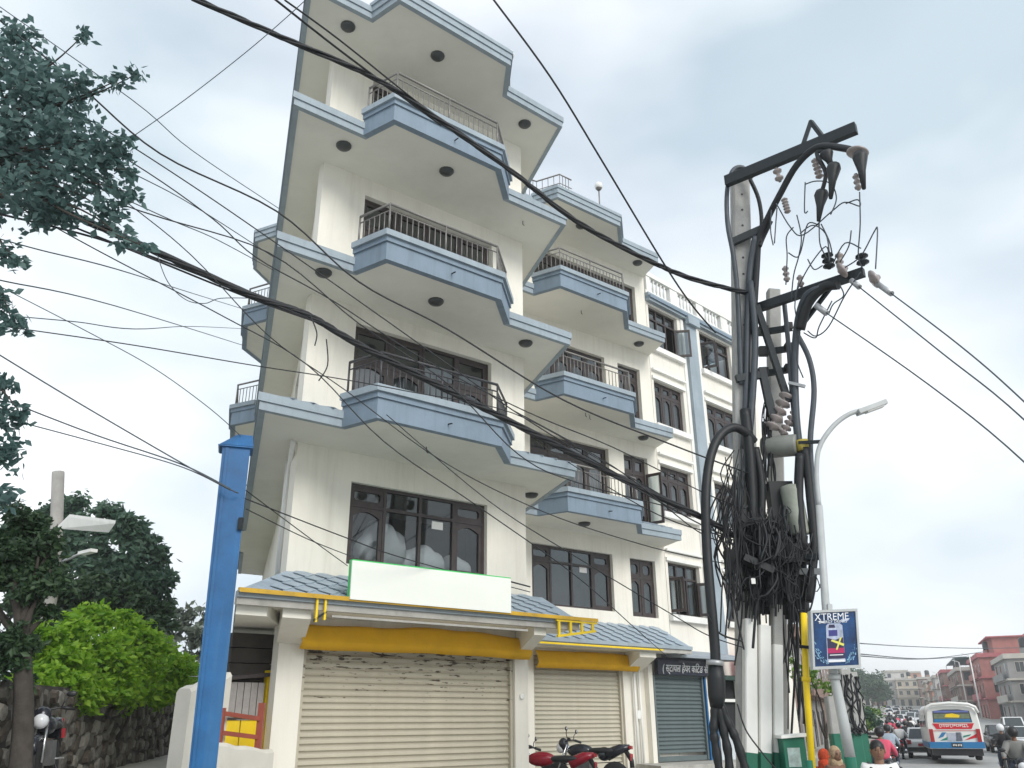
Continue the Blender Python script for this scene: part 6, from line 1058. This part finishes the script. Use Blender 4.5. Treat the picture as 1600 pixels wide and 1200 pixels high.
# ---- motorbikes with riders in the traffic
GM = 'motorbikes in the street traffic'; GR = 'riders in the street traffic'
def rider(label, shirt, group=GR, hm=None): return person(label, SIT, shirt, DENIM, 'helmet', hm or PLASTIC, group, face=False, long=True)
def ridden(px, py, d, az, paint, shirt, lb, lr, hm=None):
    b = motorbike('motorbike', lb, paint, GM); put(b, px, py, d, az); r = rider(lr, shirt, GR, hm); put(r, px, py, d, az); return b, r
ridden(1379, 1176, 24, 23, BLKB, PKS, 'black motorbike under the rider in pink beyond the walking man', 'rider in a bright pink top on the nearest dark motorbike')
ridden(1390, 1162, 34, 23, BLKB, LBS, 'motorbike under the pale blue rider left of the centre lane', 'rider in a pale blue top on a motorbike ahead of the pink rider')
ridden(1406, 1150, 47, 23, BLKB, WSH, 'motorbike under the white-shirted rider in mid street', 'rider in a white shirt on a motorbike in mid street')
ridden(1416, 1144, 55, 23, BLKB, BLS, 'motorbike under the dark-clad rider ahead of the white shirt', 'dark-clad rider just ahead of the white-shirted rider')
ridden(1592, 1188, 22, 203, BLKB, GRS2, 'motorbike under the grey-clad rider at the right edge', 'rider in grey with dark helmet at the lower right edge'); ridden(1570, 1172, 32, 203, BLKB, BLS, 'oncoming motorbike right of the minibus', 'oncoming rider in black right of the minibus', hm=CARW)
pb, pr_ = ridden(1436, 1130, 62, 23, BLKB, BLS, 'distant motorbike in the dense traffic up the street', 'distant rider in the dense traffic up the street')
rr = random.Random(4); pool = [(rr.uniform(1366, 1430), rr.uniform(66, 170)) for _ in range(24)] + [(1372, 70), (1380, 62), (1390, 75), (1398, 66), (1440, 70)]
for px, d in pool:
    # distant bikes keep to the carriageway
    x, y = und(px, 1120, d)[:2]; s, t = st(x, y); t = min(9.5, max(-.6, t)); x, y = xy(s, t); az = 23 if t < 5.5 else 203; cols_ = rr.choice((BLS, WSH, GRS2, LBS, PKS, BLS))
    b = copy_tree(pb.root); b.location = (x, y, hz(x, y)); b.rotation_euler = (0, 0, -R(az)); r = copy_tree(pr_.root); r.location = b.location; r.rotation_euler = b.rotation_euler
    r['label'] = 'distant rider in a %s top in the dense traffic up the street' % {'black_cotton': 'black', 'white_cotton': 'white', 'grey_cotton': 'grey', 'pale_blue_cotton': 'pale blue', 'pink_cotton': 'pink'}[cols_.name]
    for ch in r.children:
        if ch.name.startswith('shirt'): ch.data = ch.data.copy(); ch.data.materials[0] = cols_
# parked motorbikes along the left kerb beyond the lamp post
for i, (px, d, lb) in enumerate(((1340, 15, 'parked black motorbike nearest the lamp post on the kerb'), (1346, 18, 'second parked motorbike from the lamp post along the kerb'), (1350, 22, 'third parked motorbike from the lamp post along the kerb'), (1354, 27, 'farthest parked motorbike of the kerb row by the bush'))):
    r = copy_tree(m1.root); r['label'] = lb; r['group'] = 'motorbikes parked along the kerb'; x, y = und(px, 1170, d)[:2]; r.location = (x, y, hz(x, y)); r.rotation_euler = (0, R(6), -R(100 + 8 * i))
# ------------------------------------------------------------------ houses along the far street
def house(name, label, s0, s1, t0, depth, h, floors, wm, trim, group, seed=0, balc=True, rooftop=None, wcols=(3, 3), z0=None, cat='house'):
    """box house in street coordinates: front on t=t0 (facing the road), near gable at s0"""
    r = random.Random(seed); a = xy((s0 + s1) / 2, t0 + depth / 2); zb = hz(*xy(s0, t0)) - .3 if z0 is None else z0; t = Thing(name, label, cat, (a[0], a[1], zb), group); fh = h / floors; side = 1 if depth > 0 else -1
    c = [xy(s0, t0), xy(s1, t0), xy(s1, t0 + depth), xy(s0, t0 + depth)]; t.part('wall', MB().prism(c, zb, zb + h), wm)
    FF = Facade(xy(s1, t0) if side > 0 else xy(s0, t0), SA + (math.pi if side > 0 else 0)); FG_ = Facade(xy(s0, t0), SA + math.pi / 2) if side > 0 else Facade(xy(s0, t0 + depth), SA + math.pi / 2)
    for k in range(floors + 1):
        z = zb + fh * k; o = .35 if k else .05
        if k == 0: continue
        cc = [xy(s0 - o, t0 - o * side), xy(s1 + o, t0 - o * side), xy(s1 + o, t0 + depth), xy(s0 - o, t0 + depth)]; t.part('floor_band' if k < floors else 'roof', MB().prism(cc, z - .12, z + .14 + (.4 if k == floors else 0)), trim)
    for fc, ln, n in ((FF, s1 - s0, wcols[0]), (FG_, abs(depth), wcols[1])):
        for k in range(floors):
            for i in range(n):
                a0 = ln * (i + .5) / n - .6; z = zb + fh * k + (.9 if k else .1); hh = 1.45 if k else 2.3; g = MB(); fc.bar(g, a0, a0 + 1.2, z, z + hh, -.02, .04); w_ = t.part('window' if k else 'shop_door', g, trim if r.random() < .5 else BROWN)
                for j in range(2): g = MB(); fc.bar(g, a0 + .08 + j * .55, a0 + .57 + j * .55, z + .08, z + hh - .08, .04, .06); t.part('pane', g, CGL if k or r.random() < .5 else DK, w_)  # some shop door panes take the painted indoor shade
    if balc:
        for k in range(1, floors):
            if r.random() < .8:
                g = MB(); FF.bar(g, (s1 - s0) * .1, (s1 - s0) * .9, zb + fh * k + .14, zb + fh * k + .95, .62, .68); FF.bar(g, (s1 - s0) * .1, (s1 - s0) * .9, zb + fh * k + .0, zb + fh * k + .14, .36, .68); t.part('balcony', g, trim if k % 2 else wm)
    if rooftop:
        for kind in rooftop:
            ss_2, tt = s0 + (s1 - s0) * r.uniform(.2, .5), t0 + depth * r.uniform(.25, .5); p = xy(ss_2, tt); zr = zb + h + .5
            if kind == 'tank': t.part('water_tank', MB().lathe([(.7, 0), (.75, .1), (.75, 1.2), (.5, 1.45), (.2, 1.5)], (p[0], p[1], zr + 1.0), n=12), PLASTIC); t.part('tank_stand', MB().box((p[0], p[1], zr + .5), (1.2, 1.2, 1.0)), wm)
            if kind == 'room': c = [xy(s0 + .3, t0 + depth * .3), xy(s0 + (s1 - s0) * .6, t0 + depth * .3), xy(s0 + (s1 - s0) * .6, t0 + depth * .9), xy(s0 + .3, t0 + depth * .9)]; t.part('roof_room', MB().prism(c, zr - .1, zr + 2.4), wm); t.part('roof_room_slab', MB().prism([xy(s0 - .2, t0 + depth * .2), xy(s0 + (s1 - s0) * .7, t0 + depth * .2), xy(s0 + (s1 - s0) * .7, t0 + depth), xy(s0 - .2, t0 + depth)], zr + 2.4, zr + 2.6), trim)
            if kind == 'shed': c = [xy(s0 + .1, t0 - .2), xy(s1 - .1, t0 - .2), xy(s1 - .1, t0 + depth * .8), xy(s0 + .1, t0 + depth * .8)]; t.part('sheet_roof', MB().prism(c, zr + 1.7, zr + 1.85), mat('teal_sheet', (.05, .12, .14), .5, .15, 2)); [t.part('roof_post', MB().tube([(q[0], q[1], zr - .1), (q[0], q[1], zr + 1.7)], .06, 6), STEEL) for q in c]
    return t
BRK = mat('pink_brick', (.40, .16, .14), .85, .15, .8, .1, 30, dirt=.25, dirtcol=(.25, .12, .1)); BRN = mat('brown_brick', (.26, .17, .14), .9, .2, .8, .1, 30, dirt=.3); GRYH = mat('grey_render', (.30, .29, .28), .9, .12, .8, .1, 30, dirt=.4); CRMH = mat('cream_far', (.55, .48, .38), .9, .1, .6, dirt=.2); TRIMR = mat('dusty_rose_trim', (.42, .12, .13), .8, .1, 1); TRIMG = mat('pale_stone_trim', (.48, .45, .40), .8, .1, 1); WHH = mat('white_far', (.62, .60, .57), .9, .1, .6, dirt=.2); SAL = mat('salmon_far', (.55, .30, .22), .9, .1, .6)
GH = 'houses along the right of the far street'
house('street_house', 'grey rendered house with pale balcony at the right edge', 140, 157, 15.5, 9, 8.6, 3, GRYH, TRIMG, GH, 1, rooftop=('tank',))
house('street_house', 'rose-pink brick house with deep red slabs and black roof tank', 161, 182, 14, 8, 9.6, 3, BRK, TRIMR, GH, 2, rooftop=('room', 'tank'), wcols=(4, 2))
house('street_house', 'tall pink house with roof terrace behind the grey one', 172, 194, 23, 10, 13.0, 4, BRK, TRIMR, GH, 3, rooftop=('room',))
house('street_house', 'brown brick house under a teal sheet roof', 187, 215, 12.2, 9, 8.2, 3, BRN, TRIMG, GH, 4, rooftop=('shed',), wcols=(5, 3)); house('street_house', 'second brown house beyond the teal roofed one', 219, 242, 11.2, 9, 8.6, 3, BRN, TRIMR, GH, 5, rooftop=('tank',), wcols=(4, 3))
house('street_house', 'narrow white-columned house up the street', 246, 262, 10.5, 9, 8, 3, WHH, TRIMG, GH, 6); house('street_house', 'salmon house near the head of the street', 268, 290, 10.2, 9, 7.5, 3, SAL, TRIMG, GH, 7); house('street_house', 'cream house at the head of the street', 296, 320, 10, 9, 7.5, 3, CRMH, TRIMG, GH, 8)
house('street_house', 'dark brown house right of the pink one at the picture edge', 128, 137, 17.5, 9, 6.4, 2, BRN, TRIMG, GH, 22)
for i, (s, t_, w_, hh_, m_, lb) in enumerate(((330, 9, 16, 9, BRN, 'brown house closing the right side of the far street'), (350, 2, 14, 9, CRMH, 'cream house facing down the street beyond the traffic'), (360, -8, 14, 8, SAL, 'salmon house facing down the street beside the trees'), (300, -16, 18, 7.5, WHH, 'white house half hidden by the roadside trees'))):
    house('street_house', lb, s, s + w_, t_, 10, hh_, 3, m_, TRIMG, GH, 80 + i, wcols=(4, 4), rooftop=('tank',))
# low brown shop row on the left side of the street behind the poles
GL = 'low shops on the left of the street'
house('shop_house', 'low brown shop behind the yellow pipe on the left pavement', 34, 48, -4.5, -6, 4.2, 1, BRN, CONC, GL, 9, balc=False, wcols=(5, 2)); house('shop_house', 'two-storey grey shophouse beyond the lamp post', 50, 66, -4.6, -7, 6.2, 2, GRYH, BRN, GL, 10, wcols=(5, 2)); house('shop_house', 'dark brick shophouse with awnings farther up the left side', 70, 92, -5, -8, 6.6, 2, BRN, CONC, GL, 11, wcols=(6, 2)); house('shop_house', 'white shophouse near the roadside trees', 100, 124, -6, -8, 6.2, 2, WHH, TRIMG, GL, 12, wcols=(5, 2))
# hillside town
rh = random.Random(8); mats_ = [WHH, CRMH, SAL, GRYH, BRN]; nm = ('white', 'cream', 'salmon', 'grey', 'brown')
for i in range(26):
    k = i % 5; s = 300 + (i // 2) * 26 + rh.uniform(-8, 8); t = rh.uniform(-26, 34) * (s / 330); fl = rh.choice((2, 3, 3, 4)); house('hill_house', 'distant %s house on the far hillside' % nm[k], s, s + 11, t, 9, fl * 3.0, fl, mats_[k], TRIMG, 'distant hillside houses', 30 + i, balc=False, wcols=(3, 2))
LF6 = leafmat('far_leaf', (.035, .075, .035), (.08, .14, .07), .3); LF7 = leafmat('bush_leaf', (.06, .14, .02), (.16, .28, .04), .35)
for i, (s, t, h, rr_, lab) in enumerate(((170, -13, 9, 5.0, 'large roadside tree up the left side of the street'), (185, -8, 7, 4, 'roadside tree leaning over the far carriageway'), (205, -14, 10, 6, 'broad tree behind the roadside trees'), (240, -10, 9, 5, 'far tree where the street bends'), (280, -9, 9, 6, 'farthest tree at the head of the street'), (150, -14, 7, 4, 'shorter tree next to the white shophouse'), (255, -3.6, 7, 3.8, 'young tree at the left kerb where the street climbs'), (275, -5.5, 8, 4.6, 'rounded tree before the salmon house'), (292, -9, 9, 5, 'taller tree before the half-hidden white house'), (305, -3, 7.5, 4, 'last kerb tree before the cream house'))):
    x, y = xy(s, t); z = hz(x, y); c = [(x + rh.uniform(-.5, .5) * rr_, y + rh.uniform(-.5, .5) * rr_, z + h * rh.uniform(.45, .95), rr_ * rh.uniform(.45, .7)) for _ in range(8)]; tree('street_tree', lab, (x, y, z), c, 2200, .8, LF6, .35, seed=40 + i, group='trees up the street')
for i, (px, py, d, rr_, lab, lm, sz) in enumerate(((1350, 1118, 60, 1.4, 'yellow-green bush at the left kerb of the street', LF7, .22), (1344, 1128, 48, .9, 'darker bush below the yellow-green one', LF3, .2))):
    p = und(px, py, d); c = [(p.x + rh.uniform(-.7, .7), p.y + rh.uniform(-1, 1), p.z + rh.uniform(-.5, .5), rr_ * rh.uniform(.5, .8)) for _ in range(6)]; z = hz(p.x, p.y); tree('kerb_bush', lab, (p.x, p.y, z), c, 1500, sz, lm, .06, seed=60 + i)
p = und(1278, 1062, 26); tree('pavement_tree', 'small yellow-green tree showing under the poster', (p.x, p.y, hz(p.x, p.y)), [(p.x, p.y, p.z, .6), (p.x + .4, p.y, p.z - .3, .45), (p.x - .4, p.y, p.z + .3, .5)], 500, .16, LF7, .08, seed=71)
# leaning service poles beyond the lamp post
for lab, px, d, yt in (('white concrete pole with green foot right behind the lamp post', 1312, 16, 1088), ('mottled service pole wrapped in cables beyond the lamp post', 1338, 19, 1046), ('dark cable-wrapped pole farther along the pavement', 1350, 24, 1050)):
    a, b = und(px, 1170, d), und(px - (1170 - yt) * .16, yt, d); dv = b - a; bs = a + dv * ((hz(a.x, a.y) - .1 - a.z) / dv.z); t = Thing('service_pole', lab, 'utility pole', bs, 'service poles on the pavement'); z1 = und(px - 4, 1146, d); f = (z1 - bs).length / (b - bs).length
    t.part('shaft', rpole(MB(), bs + (b - bs) * f, b, .26, .22, .2), POLEC); t.part('green_foot', rpole(MB(), bs, bs + (b - bs) * f, .27, .26, .21), GREENP); mb = MB()
    if px > 1320:
        for i in range(9): q = [bs + (b - bs) * (f + (1 - f) * j / 6) + Vector((rh.uniform(-.2, .2), rh.uniform(-.2, 0), rh.uniform(-.05, .05))) for j in range(7)]; mb.tube([q[0]] + [(q[k] + q[k + 1]) / 2 for k in range(6)], .022, 4, False)
        t.part('cable_wrap', mb, CABLE, kind='stuff')
for lab, s, t_, h in (('white lamp pole leaning before the brown brick house', 176, 12.0, 9), ('second white lamp pole before the pink house', 160, 12.6, 9.5), ('cream lamp pole farther up the right kerb', 215, 10, 8)):
    x, y = xy(s, t_); z = hz(x, y); tt = Thing('lamp_pole', lab, 'street lamp', (x, y, z), 'lamp poles on the right kerb'); tt.part('post', MB().tube([(x, y, z), (x, y, z + h)], [.14, .09], 8), WHITEP); tt.part('arm', MB().tube([(x, y, z + h), (x - 1.0, y + .4, z + h + .35)], .06, 6), WHITEP)
# ------------------------------------------------------------------ thin summer haze over the whole street
hb = MB().prism([(-420, -30), (520, -30), (520, 760), (-420, 760)], -4.0, 34.0)
hm_ = bpy.data.materials.new('haze_air'); hm_.use_nodes = True; t_ = hm_.node_tree; t_.nodes.clear(); o_ = t_.nodes.new('ShaderNodeOutputMaterial'); pv = t_.nodes.new('ShaderNodeVolumePrincipled')
pv.inputs['Color'].default_value = (.95, .98, 1, 1); pv.inputs['Density'].default_value = .0009; pv.inputs['Anisotropy'].default_value = .2; t_.links.new(pv.outputs[0], o_.inputs['Volume'])
hz_o = single('haze', hb, hm_, kind='stuff', base=(0, 0, -4.0))
scene.cycles.volume_step_rate = 4; scene.cycles.volume_max_steps = 64
